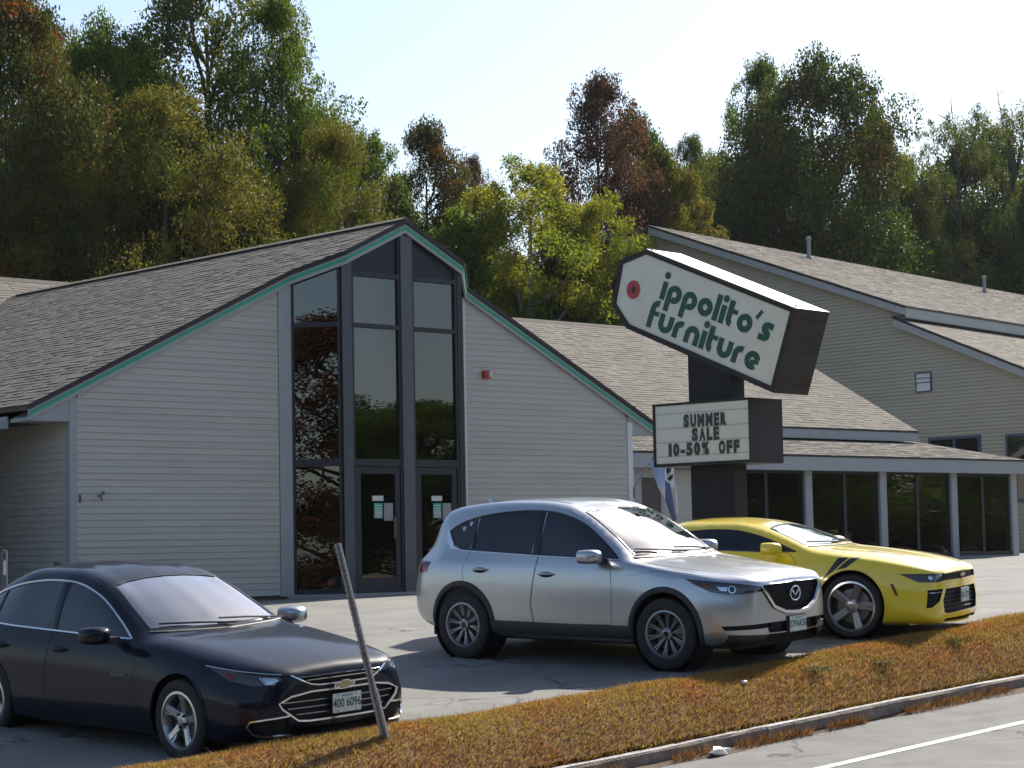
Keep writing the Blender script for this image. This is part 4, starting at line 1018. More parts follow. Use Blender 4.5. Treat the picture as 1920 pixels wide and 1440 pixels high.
def wheel(car, x, y, r, rim_r, width, style, steer=0.0):
    sg = 1 if y > 0 else -1
    w = bpy.data.objects.new('wheel', None); COL.objects.link(w); w.parent = car.root; w.location = (x, y, r); w.rotation_euler = (0, random.uniform(0, 1.2) if style != 'five_wide' else 0.32, steer)
    hw = width / 2; o = sg
    prof = [(rim_r - .012, -hw * .9), (rim_r + .02, -hw), (r - .035, -hw), (r - .008, -hw * .82), (r, -hw * .6), (r, hw * .6), (r - .008, hw * .82), (r - .035, hw * .985), (rim_r + .05, hw * 1.0), (rim_r + .012, hw * .95), (rim_r - .004, hw * .88)]
    MB().lathe([(a, b * o) for a, b in prof], 56, 'y').build('tyre', m_tyre, w, smooth=True, angle=35)
    rm = bpy.data.objects.new('rim', None); COL.objects.link(rm); rm.parent = w
    col = {'ten': m_rim_dark, 'five_twin': m_rim_silver, 'five_wide': m_rim_grey}[style]
    MB().lathe([(rim_r - .004, hw * .86 * o), (rim_r + .008, hw * .93 * o), (rim_r - .012, hw * .96 * o), (rim_r - .022, hw * .86 * o), (rim_r - .03, -hw * .85 * o), (rim_r - .004, -hw * .9 * o)], 56, 'y').build('rim_barrel', m_rim_lip if style == 'five_wide' else col, rm, smooth=True, angle=40)
    MB().lathe([(0.0, hw * .02 * o), (rim_r * .93, hw * .02 * o), (rim_r * .93, -hw * .1 * o)], 36, 'y').build('wheel_well_disc', m_gap, rm)
    MB().lathe([(0.04, hw * .18 * o), (rim_r * .70, hw * .18 * o), (rim_r * .70, hw * .10 * o)], 36, 'y').build('brake_disc', m_disc, rm)
    yo = hw * .80 * o
    def spoke(a, r0, r1, w0, w1, d0=.0, th=.05, skew=0.0):
        ca, sa = math.cos(a), math.sin(a); u = np.array([ca, 0, sa]); v = np.array([-sa, 0, ca])
        def ring(rr, ww, yy, sk): c = u * rr + v * sk; return [c - v * ww / 2 + Y3 * (yy - o * .012), c - v * ww * .34 + Y3 * yy, c + v * ww * .34 + Y3 * yy, c + v * ww / 2 + Y3 * (yy - o * .012), c + v * ww / 2 + Y3 * (yy - o * th), c - v * ww / 2 + Y3 * (yy - o * th)]
        R0, R1, R2_ = ring(r0, w0, yo - o * .025, 0), ring((r0 + r1) / 2, (w0 + w1) / 2, yo - o * .012, skew / 2), ring(r1, w1, yo + o * .008, skew)
        b = MB(); vs = R0 + R1 + R2_; fs = []
        for k in range(2):
            for j in range(6): fs.append((k * 6 + j, k * 6 + (j + 1) % 6, k * 6 + 6 + (j + 1) % 6, k * 6 + 6 + j))
        b.add(vs, fs + [tuple(range(6)), tuple(range(12, 18))]); return b
    if style == 'ten':
        for k in range(10):
            a = 2 * math.pi * k / 10
            for dk in (-.045, .045): spoke(a + dk * .6, rim_r * .26, rim_r * .97, .020, .017, th=.035, skew=dk * rim_r * 1.1).build('spoke', col, rm, smooth=True, angle=30)
    elif style == 'five_twin':
        for k in range(5):
            a = 2 * math.pi * k / 5 + .3; spoke(a, rim_r * .2, rim_r * .97, .072, .060, th=.05).build('spoke', col, rm, smooth=True, angle=30)
            spoke(a + .16, rim_r * .5, rim_r * .97, .014, .022, th=.05, skew=.02).build('spoke', col, rm)
    else:
        for k in range(5):
            a = 2 * math.pi * k / 5 + .3; spoke(a, rim_r * .2, rim_r * .985, .075, .098, th=.06).build('spoke', col, rm, smooth=True, angle=30)
            b = spoke(a, rim_r * .3, rim_r * .95, .022, .034, th=.004); b.v = [(v[0], v[1] + o * .004, v[2]) for v in b.v]; b.build('spoke_groove', m_rim_dark, rm)
    MB().lathe([(0.0, yo + o * .0), (rim_r * .15, yo), (rim_r * .27, yo - o * .014), (rim_r * .29, yo - o * .06)], 24, 'y').build('hub', col, rm, smooth=True, angle=40)
    MB().lathe([(0.0, yo + o * .004), (rim_r * .12, yo + o * .003), (rim_r * .125, yo - o * .004)], 20, 'y').build('hub_cap', m_gloss if style == 'ten' else m_satin, rm)
    for k in range(5):
        a = 2 * math.pi * k / 5 + .93; MB().lathe([(0, yo + o * .004), (.011, yo + o * .004), (.012, yo - o * .03)], 8, 'y', (rim_r * .235 * math.cos(a), 0, rim_r * .235 * math.sin(a))).build('lug_nut', m_satin if style != 'five_twin' else m_gap, rm)
    return w
m_rim_dark = M('rim_dark_grey', (0.26, 0.26, 0.28), 0.35, metal=0.8)
m_rim_silver = M('rim_silver', (0.48, 0.49, 0.51), 0.25, metal=0.9)
m_rim_grey = M('rim_grey', (0.40, 0.375, 0.36), 0.3, metal=0.9)
m_rim_lip = M('rim_polished_lip', (0.55, 0.54, 0.53), 0.22, metal=1.0)

def cabin(car, xd, xs1, xs2, zseat, zhead, wid=.36, zdash=.95):
    """dashboard, steering wheel, seats inside the shell"""
    c = bpy.data.objects.new('cabin', None); COL.objects.link(c); c.parent = car.root
    link('lining', car.lining, m_line, c)
    MB().hexa([(xd, -.66, zdash - .3), (xd - .38, -.66, zdash - .3), (xd - .38, .66, zdash - .3), (xd, .66, zdash - .3)], [(xd, -.66, zdash), (xd - .30, -.66, zdash + .03), (xd - .30, .66, zdash + .03), (xd, .66, zdash)]).build('dashboard', m_line, c)
    b = MB(); b.tube([(xd - .55 + .05 * math.sin(a), .36 + .18 * math.cos(a), zdash + .02 + .18 * math.sin(a)) for a in np.linspace(0, 2 * math.pi, 25)], .014, 6, cap=False); b.build('steering_wheel', m_line, c)
    for xs in (xs1, xs2):
        for y in (-wid, wid):
            st = bpy.data.objects.new('seat', None); COL.objects.link(st); st.parent = c
            def rb(x0, z0, x1, z1, hw, th, nm):
                d = np.array([x1 - x0, 0, z1 - z0]); d /= np.linalg.norm(d); n = np.array([d[2], 0, -d[0]]); b = MB()
                ring = lambda p, k: [p + n * th / 2 * k + Y3 * (y - hw * k), p + n * th / 2 * k + Y3 * (y + hw * k), p - n * th / 2 * k + Y3 * (y + hw * k), p - n * th / 2 * k + Y3 * (y - hw * k)]
                p0, p1 = np.array([x0, 0, z0]), np.array([x1, 0, z1]); R = [ring(p0 + (p1 - p0) * t, k) for t, k in ((0, .9), (.15, 1), (.8, 1), (.95, .85), (1, .6))]
                vs = [v for r_ in R for v in r_]; fs = [(i * 4 + j, i * 4 + (j + 1) % 4, i * 4 + 4 + (j + 1) % 4, i * 4 + 4 + j) for i in range(4) for j in range(4)]
                b.add(vs, fs + [(0, 1, 2, 3), (16, 17, 18, 19)]); b.build(nm, m_seat, st, smooth=True, angle=50)
            rb(xs + .45, zseat, xs, zseat - .03, .24, .16, 'cushion'); rb(xs, zseat, xs - .22, zhead - .22, .24, .13, 'backrest'); rb(xs - .20, zhead - .19, xs - .25, zhead, .125, .09, 'headrest')
    MB().box(xs2 - .3, xd - .1, -.75, .75, .28, .34).build('floor_pan', m_line, c)
def underbody(car, x0, x1, w, z0, z1): MB().box(x0, x1, -w, w, z0, z1).build('underbody', m_gap, car.root)
def plate(car, x, z, lean, text, y=0.0):
    p = bpy.data.objects.new('number_plate', None); COL.objects.link(p); p.parent = car.root; p.location = (x, y, z); p.rotation_euler = (0, lean, 0)
    MB().box(-.004, .004, -.152, .152, -.077, .077).build('plate_backing', m_satin, p)
    MB().box(.0041, .006, -.149, .149, -.074, .074).build('plate_face', m_plate, p)
    me = text_mesh(text, .098, bold=.0018, ext=.0006, xs=.80)
    for v in me.vertices: vx, vy, vz = v.co; v.co = (.0072 + vz, vx, vy - .034)
    link('plate_number', me, m_plateg, p)
    MB().box(.0062, .0068, -.06, .06, .050, .064).build('plate_heading', M('plate_green', (0.18, 0.34, 0.28), .6), p)
    for yy, zz_ in ((-.10, .062), (.10, .062), (-.10, -.062), (.10, -.062)): MB().lathe([(0, .009), (.006, .009), (.006, .004)], 8, 'x', (0, yy, zz_)).build('plate_bolt', m_gap, p)
def mirror(car, x, y, z, mat, L=.20, W=.22, H=.15, base=m_black):
    sg = 1 if y > 0 else -1
    m = bpy.data.objects.new('door_mirror', None); COL.objects.link(m); m.parent = car.root; m.location = (x, y, z)
    prof = [(.03, .25, .5), (.0, .62, .8), (-.05, .92, .97), (-.12, 1, 1), (-L, .93, .95)]   # x, width and height factor
    n = 20; vs, fs = [], []
    for i, (px, kw, kh) in enumerate(prof):
        for k in range(n):
            a = 2 * math.pi * k / n; ca, sa = math.cos(a), math.sin(a); e = .62
            vs.append((px, sg * (W / 2 + W / 2 * kw * abs(ca) ** e * (1 if ca > 0 else -1)), H / 2 * kh * abs(sa) ** e * (1 if sa > 0 else -1)))
    for i in range(len(prof) - 1):
        for k in range(n): fs.append((i * n + k, i * n + (k + 1) % n, i * n + n + (k + 1) % n, i * n + n + k))
    MB().add(vs, fs + [tuple(range(n))]).build('mirror_shell', mat, m, smooth=True, angle=50)
    MB().add([(-L + .004, v[1], v[2]) for v in vs[-n:]], [tuple(range(n))]).build('mirror_glass', m_chrome, m)
    MB().hexa([(-.03, -sg * .07, -.09), (-.13, -sg * .07, -.09), (-.13, -sg * .07, -.02), (-.03, -sg * .07, -.02)], [(-.04, sg * .09, -.07), (-.12, sg * .09, -.07), (-.12, sg * .09, -.03), (-.04, sg * .09, -.03)]).build('mirror_foot', base, m)
def handle(car, x, z, sgn, mat, L=.21):
    l, n = car.on(x, z, ('side', sgn)); h = bpy.data.objects.new('door_handle', None); COL.objects.link(h); h.parent = car.root
    car.patch([(x + L * .45 * math.cos(a), z - .005 + .030 * math.sin(a)) for a in np.linspace(0, 2 * math.pi, 17)[:-1]], ('side', sgn), 'handle_cup', m_gap, .002, h)
    b = MB(); pts = []
    for t in np.linspace(0, 1, 9):
        xx = x - L / 2 + L * t; l, n = car.on(xx, z, ('side', sgn)); pts.append(np.array(l) + np.array(n) * (.012 + .022 * math.sin(math.pi * min(1, max(0, t))) ** .5))
    b.tube(pts, [.009] + [.014] * 7 + [.009], 8); b.build('handle_grip', mat, h, smooth=True, angle=50)
def wiper(car, pts, name='wiper'):
    Q = []
    for y, z in pts:
        l, n = car.on(y, z, ('front',))
        if l is not None: Q.append(np.array(l) + np.array(n) * .018)
    MB().tube(Q, .009, 6).build(name, m_black, car.root)

# ---------------------------------------------------------------- silver crossover
paint_s = M('silver_paint', (0.44, 0.452, 0.475), 0.32, metal=0.88, coat=1.0)
SUV = dict(nose=.93, tail=-3.62, cab=(-.42, -3.2), sh=.13, shw=.66, rock=.955, bulge=.045, t=dict(
    zs='.93:.36 .915:.32 .88:.285 .8:.25 .5:.235 0:.235 -2.7:.245 -3.2:.30 -3.5:.38 -3.6:.48 -3.62:.55',
    z2='.93:.60 .5:.60 0:.64 -1.5:.62 -2.7:.66 -3.62:.72',
    w2='.93:.52 .915:.58 .88:.655 .8:.745 .65:.835 .45:.893 .2:.917 0:.92 -.5:.905 -1.35:.90 -2.2:.908 -2.7:.92 -3.0:.90 -3.3:.835 -3.5:.74 -3.6:.64 -3.62:.58',
    zc='.93:.865 .925:.88 .91:.90 .88:.92 .84:.94 .8:.953 .6:.99 .2:1.04 -.2:1.08 -.36:1.095 -.7:1.315 -1.05:1.51 -1.3:1.612 -1.6:1.668 -2.0:1.69 -2.5:1.682 -2.9:1.65 -3.15:1.605 -3.26:1.565 -3.31:1.48 -3.40:1.27 -3.48:1.12 -3.56:1.02 -3.61:.90 -3.62:.85',
    w5='.93:.46 .9:.53 .85:.59 .8:.625 .5:.685 0:.715 -.36:.73 -.46:.74 -.8:.705 -1.2:.64 -1.6:.605 -2.2:.59 -2.8:.57 -3.2:.545 -3.33:.53 -3.45:.58 -3.6:.55 -3.62:.5',
    z5='.93:.84 .915:.862 .88:.885 .8:.91 .5:.955 0:1.01 -.36:1.055 -.46:1.08 -.8:1.285 -1.2:1.51 -1.45:1.60 -1.8:1.645 -2.2:1.652 -2.8:1.615 -3.15:1.555 -3.25:1.48 -3.33:1.32 -3.42:1.14 -3.52:1.02 -3.6:.93 -3.62:.84',
    w4='.93:.50 .9:.585 .85:.65 .7:.745 .4:.825 0:.845 -.5:.845 -1.5:.845 -2.5:.835 -3.0:.79 -3.3:.715 -3.5:.65 -3.6:.58 -3.62:.54',
    z4='.93:.785 .9:.815 .85:.84 .7:.875 .4:.925 0:.985 -.46:1.05 -1.5:1.085 -2.5:1.125 -3.0:1.15 -3.3:1.10 -3.5:1.04 -3.62:.82'))
suv = Car('crossover_car', 'silver crossover with black wheel-arch cladding parked between the dark sedan and yellow coupe', SUV, paint_s,
          (2.06, 22.69, CZ - 1.160), math.radians(-40.2), math.radians(1.68), 0.045)
def arches(car, xs, R, z, lip=None, lipw=.05, lipmat=None, off=.004, lining=True, zlow=.0):
    for sg in (-1, 1):
        for x in xs:
            U, V, fl = car.sideview(sg)
            fs = car.cut(circle(x, z, R, 40), U, V, fl); bmesh.ops.delete(car.bm, geom=fs, context='FACES')
            if lip: car.strip([(x + (R + lipw / 2 - .004) * math.cos(a), z + (R + lipw / 2 - .004) * math.sin(a)) for a in np.linspace(math.radians(-28), math.radians(208), 44)], ('side', sg), lipw, 'arch_trim', lipmat, off, .010)
            l, _ = car.on(x, z + R + .03, ('side', sg)); yb = abs(l.y) if l is not None else .9
            MB().lathe([(R + .0, sg * (yb - .02)), (R + .005, sg * (yb - .30)), (0.02, sg * (yb - .31))], 40, 'y', (x, 0, z)).build('wheel_well', m_gap, car.root)
arches(suv, (0, -2.70), .408, .372, True, .062, m_black, .002)
for sg in (-1, 1):
    sv = ('side', sg); U, V, fl = suv.sideview(sg)
    DLO = [(-.62, 1.10), (-1.62, 1.125), (-2.74, 1.17), (-2.87, 1.20), (-3.02, 1.36), (-2.88, 1.435), (-2.60, 1.515), (-2.25, 1.562), (-1.85, 1.58), (-1.50, 1.553), (-1.15, 1.445), (-.85, 1.265)]; DLO = rounded(DLO, 4)
    # three panes: front door, rear door, quarter
    for (xa, xb, gm) in ((-.4, -1.66, g_side), (-1.76, -2.60, g_tint), (-2.64, -3.2, g_tint)):
        fl2 = (lambda co, n, a=xa, b=xb, s_=sg: co.y * s_ > .25 and b - .1 < co.x < a + .1)
        cl_ = [p for p in DLO]
        pl = clip(clip(cl_, xa, True), xb, False)
        fs = suv.cut(pl, U, V, fl2); suv.take(fs, 'side_window', gm, -.004)
    for x, w in ((-1.71, .10), (-2.62, .045)):
        zl, zh = (1.128, 1.575) if x > -2 else (1.165, 1.51)
        suv.strip([(x + .01, zl), (x - .02, zh)], sv, w, 'pillar_cover', m_gloss, .001, .003)
    suv.strip(DLO, sv, .022, 'window_seal', m_gloss, .001, .003, closed=True)
    suv.strip([(-.60, 1.087), (-1.62, 1.112), (-2.76, 1.157), (-2.89, 1.19)], sv, .016, 'window_trim', m_chrome, .002, .006)
    suv.patch([(-2.78, 1.16), (-2.88, 1.185), (-3.03, 1.355), (-3.075, 1.37), (-3.03, 1.25), (-2.93, 1.165)], sv, 'window_trim', m_chrome, .005)
    # doors
    for dp, hx in (([(-.70, 1.087), (-.66, .80), (-.67, .43), (-1.70, .41), (-1.735, .62), (-1.69, .90), (-1.655, 1.112)], -1.53), ([(-1.665, 1.112), (-1.70, .90), (-1.745, .62), (-1.71, .41), (-2.24, .41), (-2.30, .58), (-2.46, .74), (-2.66, .83), (-2.69, .93), (-2.63, 1.155)], -2.44)):
        fl3 = (lambda co, n, s_=sg: co.y * s_ > .45 and co.z < 1.165)
        fs = suv.cut(dp, U, V, fl3); suv.take(fs, 'door', paint_s, 0.0)
        suv.strip(dp, sv, .009, 'door_gap', m_gap, -.001, .0015, closed=True)
        handle(suv, hx, .93 + (.03 if hx < -2 else 0), sg, paint_s)
    suv.strip([(-.42, .36), (-1.3, .355), (-2.28, .36)], sv, .14, 'sill_cladding', m_black, .003, .012)
    suv.strip([(-.5, .93), (-.1, .985), (.25, .965), (.45, .93)], sv, .01, 'fender_crease', paint_s, .0, .003, smoothpath=True)
    # headlamp
    dv = suv.diag(45, sg); dg = ('diag', 45, sg)
    HL = [(-.44, .918), (-.20, .895), (.06, .868), (.285, .835), (.30, .79), (.12, .772), (-.06, .765), (-.22, .79), (-.36, .86)]
    fs = suv.cut(HL, *dv); hl = suv.take(fs, 'headlamp', m_lens, -.010, wall=True)
    suv.strip([(-.20, .775), (-.06, .757), (.12, .762), (.30, .782)], dg, .014, 'lamp_trim', m_satin, .001, .005, hl)
    suv.patch([(-.02 + .038 * math.cos(a), .817 + .040 * math.sin(a)) for a in np.linspace(0, 6.28, 15)[:-1]], dg, 'lamp_ring', m_lamp, -.006, hl)
    suv.patch([(-.02 + .026 * math.cos(a), .817 + .028 * math.sin(a)) for a in np.linspace(0, 6.28, 15)[:-1]], dg, 'lamp_lens', m_gloss, -.004, hl)
    suv.patch([(-.16, .845), (-.06, .84), (-.07, .80), (-.13, .805)], dg, 'reflector', m_lamp, -.006, hl)
    suv.patch([(-.36, .885), (-.22, .875), (-.20, .83), (-.29, .845)], dg, 'indicator', m_amber, -.006, hl)
    # lower intake slot with silver lip
    SL = [(-.14, .455), (.38, .475), (.38, .425), (-.10, .412)]
    fs = suv.cut(SL, *dv); suv.take(fs, 'fog_slot', m_gap, -.03, wall=True)
    # tail lamp
    TL = [(-3.26, 1.02), (-3.30, .91), (-3.45, .90), (-3.62, .91), (-3.62, 1.02)]
    fl4 = (lambda co, n, s_=sg: co.y * s_ > .3 and co.x < -3.2)
    fs = suv.cut(TL, U, V, fl4); suv.take(fs, 'tail_lamp', m_redlens, .006, thick=.02)
    suv.patch([(-3.24, 1.025), (-3.34, .935), (-3.42, .985), (-3.42, 1.025)], sv, 'tail_lamp_shade', m_gloss, .010)
# windscreen
WS = [(-.665, 1.13), (0, 1.125), (.665, 1.13), (.605, 1.38), (.55, 1.56), (.42, 1.578), (.22, 1.594), (0, 1.60), (-.22, 1.594), (-.42, 1.578), (-.55, 1.56), (-.605, 1.38)]
fs = suv.cut(WS, Y3, Z3, lambda co, n: -1.5 < co.x < -.2 and n.x > .15); suv.take(fs, 'windscreen', g_ws, -.004)
suv.strip(WS, ('front',), .03, 'windscreen_seal', m_gloss, .0005, .002, closed=True)
suv.strip([(-.70, 1.108), (0, 1.098), (.70, 1.108)], ('front',), .05, 'cowl_panel', m_black, .004, .006)
wiper(suv, [(.1, 1.115), (-.25, 1.15), (-.60, 1.175)]); wiper(suv, [(.62, 1.118), (.3, 1.15), (-.02, 1.165)])
# bonnet line
suv.strip([(-.34, -.70), (.2, -.665), (.55, -.62), (.78, -.545)], ('top',), .010, 'bonnet_gap', m_gap, -.0005, .0015, smoothpath=True); suv.strip([(-.34, .70), (.2, .665), (.55, .62), (.78, .545)], ('top',), .010, 'bonnet_gap', m_gap, -.0005, .0015, smoothpath=True)
# grille
GR = [(-.50, .845), (0, .852), (.50, .845), (.475, .77), (.36, .645), (.20, .585), (0, .572), (-.20, .585), (-.36, .645), (-.475, .77)]
fs = suv.cut(GR, Y3, Z3, lambda co, n: co.x > .5 and n.x > .35); gr = suv.take(fs, 'grille', m_gap, -.05, wall=True, vec=(-.05, 0, 0))
for k in range(7):
    z = .61 + k * .037; hwid = .46 if z > .74 else .46 - (.74 - z) * 1.5
    b = MB(); vs = []
    for y in np.linspace(-hwid, hwid, 13):
        l, n = suv.on(y, z, ('front',)); vs.append(np.array(l) + X3 * -.032)
    MB().tube(vs, .005, 5).build('grille_bar', m_gap, gr)
suv.strip([(-.515, .80), (-.48, .765), (-.37, .628), (-.20, .566), (0, .553), (.20, .566), (.37, .628), (.48, .765), (.515, .80)], ('front',), .046, 'grille_wing', m_chrome, .004, .018, gr)
em = bpy.data.objects.new('emblem', None); COL.objects.link(em); em.parent = suv.root
l, n = suv.on(0, .735, ('front',)); ex = l.x - .004
MB().tube([(ex, .088 * math.cos(a), .735 + .070 * math.sin(a)) for a in np.linspace(0, 2 * math.pi, 33)], .010, 8, cap=False).build('emblem_ring', m_chrome, em, smooth=True)
for sg in (-1, 1): MB().tube([(ex, 0, .712), (ex, sg * .030, .742), (ex, sg * .052, .766), (ex, sg * .080, .760)], [.009, .010, .008, .004], 7).build('emblem_wing', m_chrome, em, smooth=True)
# lower intake, skid lip, plate
LI = [(-.40, .475), (.40, .475), (.46, .41), (.42, .37), (-.42, .37), (-.46, .41)]
fs = suv.cut(LI, *suv.front(.3)); suv.take(fs, 'lower_intake', m_gap, -.05, wall=True, vec=(-.05, 0, 0))
LC = [(-.80, .37), (-.3, .352), (.3, .352), (.80, .37), (.80, .20), (-.80, .20)]
fs = suv.cut(LC, Y3, Z3, lambda co, n: co.x > .42 and co.z < .40); suv.take(fs, 'lower_cladding', m_black, .003)
suv.strip([(-.36, .335), (0, .33), (.36, .335)], ('front',), .04, 'skid_lip', m_satin, .006, .014)
plate(suv, .993, .437, 0.0, 'S7FAK50')
MB().box(.955, .986, -.165, .165, .35, .52).build('plate_holder', m_black, suv.root)
mirror(suv, -.72, -.92, 1.13, paint_s); mirror(suv, -.72, .92, 1.13, paint_s)
l, n = suv.on(-2.95, 0, ('top',)); MB().add([(-2.80, 0, l.z - .02), (-2.95, .022, l.z - .01), (-2.95, -.022, l.z - .01), (-3.02, 0, l.z + .055), (-3.06, 0, l.z + .05), (-3.06, 0, l.z - .02)], [(0, 1, 3), (0, 3, 2), (1, 4, 3), (2, 3, 4), (1, 5, 4), (2, 4, 5)]).build('antenna_fin', paint_s, suv.root)
for dx, dz in ((0, 0), (.09, .055)):       # two paw prints on the rear side glass
    pw = bpy.data.objects.new('paw_sticker', None); COL.objects.link(pw); pw.parent = suv.root
    for ox, oz, r_ in ((0, 0, .016), (-.022, .018, .008), (-.008, .028, .008), (.010, .028, .008), (.023, .017, .008)):
        cx, cz = -2.80 + dx + ox, 1.375 + dz + oz
        suv.patch([(cx + r_ * math.cos(a), cz + r_ * math.sin(a)) for a in np.linspace(0, 6.28, 9)[:-1]], ('side', -1), 'paw_pad', m_white_p, .004, pw)
underbody(suv, -3.3, .75, .70, .22, .36)
for x in (0, -2.70):
    for y in (-.795, .795): wheel(suv, x, y, .362, .234, .225, 'ten', math.radians(2) if x == 0 else 0)
cabin(suv, -.45, -1.55, -2.45, .68, 1.42, zdash=1.05)
suv.finish()

# ---------------------------------------------------------------- dark navy sedan
paint_n = M('navy_paint', (0.004, 0.006, 0.016), 0.4, metal=0.0, spec=0.05, coat=0.5)
SED = dict(nose=.96, tail=-3.96, cab=(-.5, -3.4), sh=.14, shw=.70, rock=.96, bulge=.05, t=dict(
    zs='.96:.30 .945:.25 .91:.215 .84:.19 .5:.17 0:.17 -2.8:.18 -3.4:.24 -3.8:.32 -3.93:.42 -3.96:.5',
    z2='.96:.46 .5:.50 0:.54 -1.5:.52 -2.8:.56 -3.96:.62',
    w2='.96:.56 .945:.63 .91:.70 .84:.775 .7:.848 .45:.90 .2:.922 0:.927 -.6:.915 -1.5:.912 -2.5:.924 -2.83:.925 -3.2:.905 -3.6:.83 -3.85:.74 -3.96:.6',
    zc='.96:0.700 .95:0.725 .93:0.752 .88:0.785 .8:0.810 .6:0.855 .2:0.920 -.2:0.965 -.46:0.994 -.8:1.158 -1.2:1.339 -1.5:1.445 -1.8:1.503 -2.2:1.530 -2.6:1.509 -3.0:1.427 -3.3:1.310 -3.6:1.176 -3.8:1.111 -3.92:1.064 -3.95:0.920 -3.96:0.800',
    z5='.96:0.685 .945:0.710 .91:0.735 .85:0.758 .6:0.815 .2:0.880 -.3:0.945 -.56:0.971 -.9:1.117 -1.3:1.316 -1.6:1.410 -2.0:1.456 -2.5:1.445 -2.9:1.357 -3.3:1.181 -3.6:1.064 -3.9:0.994 -3.96:0.780',
    w5='.96:.48 .93:.55 .88:.60 .8:.645 .5:.69 0:.72 -.5:.738 -.9:.70 -1.4:.625 -1.9:.585 -2.4:.575 -2.9:.58 -3.3:.62 -3.6:.66 -3.9:.63 -3.96:.52',
    z4='.96:.64 .93:.67 .88:.695 .8:.715 .5:.775 0:.85 -.5:.905 -1.5:.94 -2.5:.972 -3.2:.99 -3.6:.98 -3.9:.93 -3.96:.74',
    w4='.96:.52 .93:.60 .88:.66 .8:.72 .5:.795 0:.83 -.5:.84 -1.5:.842 -2.5:.84 -3.2:.80 -3.6:.75 -3.9:.67 -3.96:.56'))
sed = Car('sedan_car', 'dark navy sedan with chrome window trim in the left foreground beside the leaning post', SED, paint_n, (-2.149, 18.83, CZ - 1.622), math.radians(-44.7), math.radians(1.9), 0.05)
sed.root.scale = (1.015, 1.015, 1.02)
arches(sed, (0, -2.83), .372, .348, True, .016, paint_n, -.002)
for sg in (-1, 1):
    sv = ('side', sg); U, V, fl = sed.sideview(sg)
    DLO = [(-.74, .955), (-1.5, .972), (-2.5, .995), (-3.25, 1.025), (-3.42, 1.055), (-3.35, 1.12), (-3.05, 1.245), (-2.75, 1.328), (-2.4, 1.38), (-2.0, 1.396), (-1.65, 1.365), (-1.3, 1.26), (-1.0, 1.105)]; DLO = rounded(DLO, 4)
    side_panes(sed, sg, DLO, ((-.5, -1.86, g_side), (-1.98, -2.86, g_side), (-2.90, -3.6, g_side)), U, V)
    sed.strip([(-1.90, .985), (-1.955, 1.39)], sv, .11, 'pillar_cover', m_gloss, .001, .003); sed.strip([(-2.88, 1.01), (-2.86, 1.295)], sv, .03, 'pillar_cover', m_gloss, .001, .003)
    sed.strip(DLO, sv, .02, 'window_trim', m_chrome, .003, .007, closed=True)
    for dp, hx in (([(-.80, .95), (-.62, .84), (-.60, .50), (-.66, .25), (-1.86, .24), (-1.92, .5), (-1.89, .97)], -1.72), ([(-1.90, .97), (-1.93, .5), (-1.87, .24), (-2.34, .24), (-2.43, .44), (-2.60, .62), (-2.80, .73), (-2.86, .90), (-2.82, .995)], -2.62)):
        fl3 = (lambda co, n, s_=sg: co.y * s_ > .45 and co.z < 1.0)
        sed.take(sed.cut(dp, U, V, fl3), 'door', paint_n); sed.strip(dp, sv, .008, 'door_gap', m_gap, -.001, .0015, closed=True)
        handle(sed, hx, .83, sg, paint_n)
    dv = sed.diag(45, sg); dg = ('diag', 45, sg)
    HL = [(-.37, .785), (-.1, .752), (.23, .722), (.26, .695), (.18, .655), (.02, .650), (-.18, .69)]
    hl = sed.take(sed.cut(HL, *dv), 'headlamp', m_lens, -.010, wall=True)
    sed.strip([(-.385, .790), (-.1, .758), (.25, .727)], dg, .011, 'lamp_trim', m_chrome, .001, .005, hl)
    sed.patch([(.09, .715), (.215, .705), (.23, .685), (.17, .665), (.13, .665)], dg, 'reflector', m_lamp, -.006, hl)
    sed.strip([(.075, .715), (.125, .66), (.20, .662)], dg, .010, 'light_guide', m_chrome, -.004, .005, hl)
    sed.patch([(-.27, .755), (-.13, .735), (-.12, .695), (-.19, .70)], dg, 'indicator', m_amber, -.006, hl)
    FG = [(.0, .375), (.30, .40), (.30, .255), (.06, .262), (-.03, .335)]
    sed.take(sed.cut(FG, *dv), 'fog_recess', m_gap, -.03, wall=True)
    sed.strip([(.30, .405), (.12, .39), (.0, .374), (-.03, .335), (.02, .275), (.10, .258), (.30, .252)], dg, .020, 'fog_trim', m_chrome, .002, .010)
    TL = [(-3.45, 1.0), (-3.5, .86), (-3.96, .86), (-3.96, .99)]
    sed.take(sed.cut(TL, U, V, (lambda co, n, s_=sg: co.y * s_ > .3 and co.x < -3.4)), 'tail_lamp', m_redlens, .004)
    side_text(sed, 'MALIBU', -.93 if sg < 0 else -.70, .655, .034, sg, M('badge_grey', (.14, .14, .15), .5), 1.8)
WS = [(-.67, 1.03), (0, 1.02), (.67, 1.03), (.61, 1.23), (.56, 1.365), (.42, 1.388), (.22, 1.408), (0, 1.415), (-.22, 1.408), (-.42, 1.388), (-.56, 1.365), (-.61, 1.23)]
sed.take(sed.cut(WS, Y3, Z3, lambda co, n: -1.6 < co.x < -.3 and n.x > .12), 'windscreen', g_ws, -.004)
sed.strip(WS, ('front',), .026, 'windscreen_seal', m_gloss, .0005, .002, closed=True)
sed.strip([(-.70, 1.006), (0, .994), (.70, 1.006)], ('front',), .03, 'cowl_panel', m_black, .003, .005)
wiper(sed, [(.12, 1.012), (-.2, 1.035), (-.58, 1.05)]); wiper(sed, [(.64, 1.012), (.3, 1.04), (-.0, 1.055)])
sed.patch([(-.03, 1.355), (.07, 1.355), (.07, 1.38), (-.03, 1.38)], ('front',), 'windscreen_sticker', m_white_p, -.008)
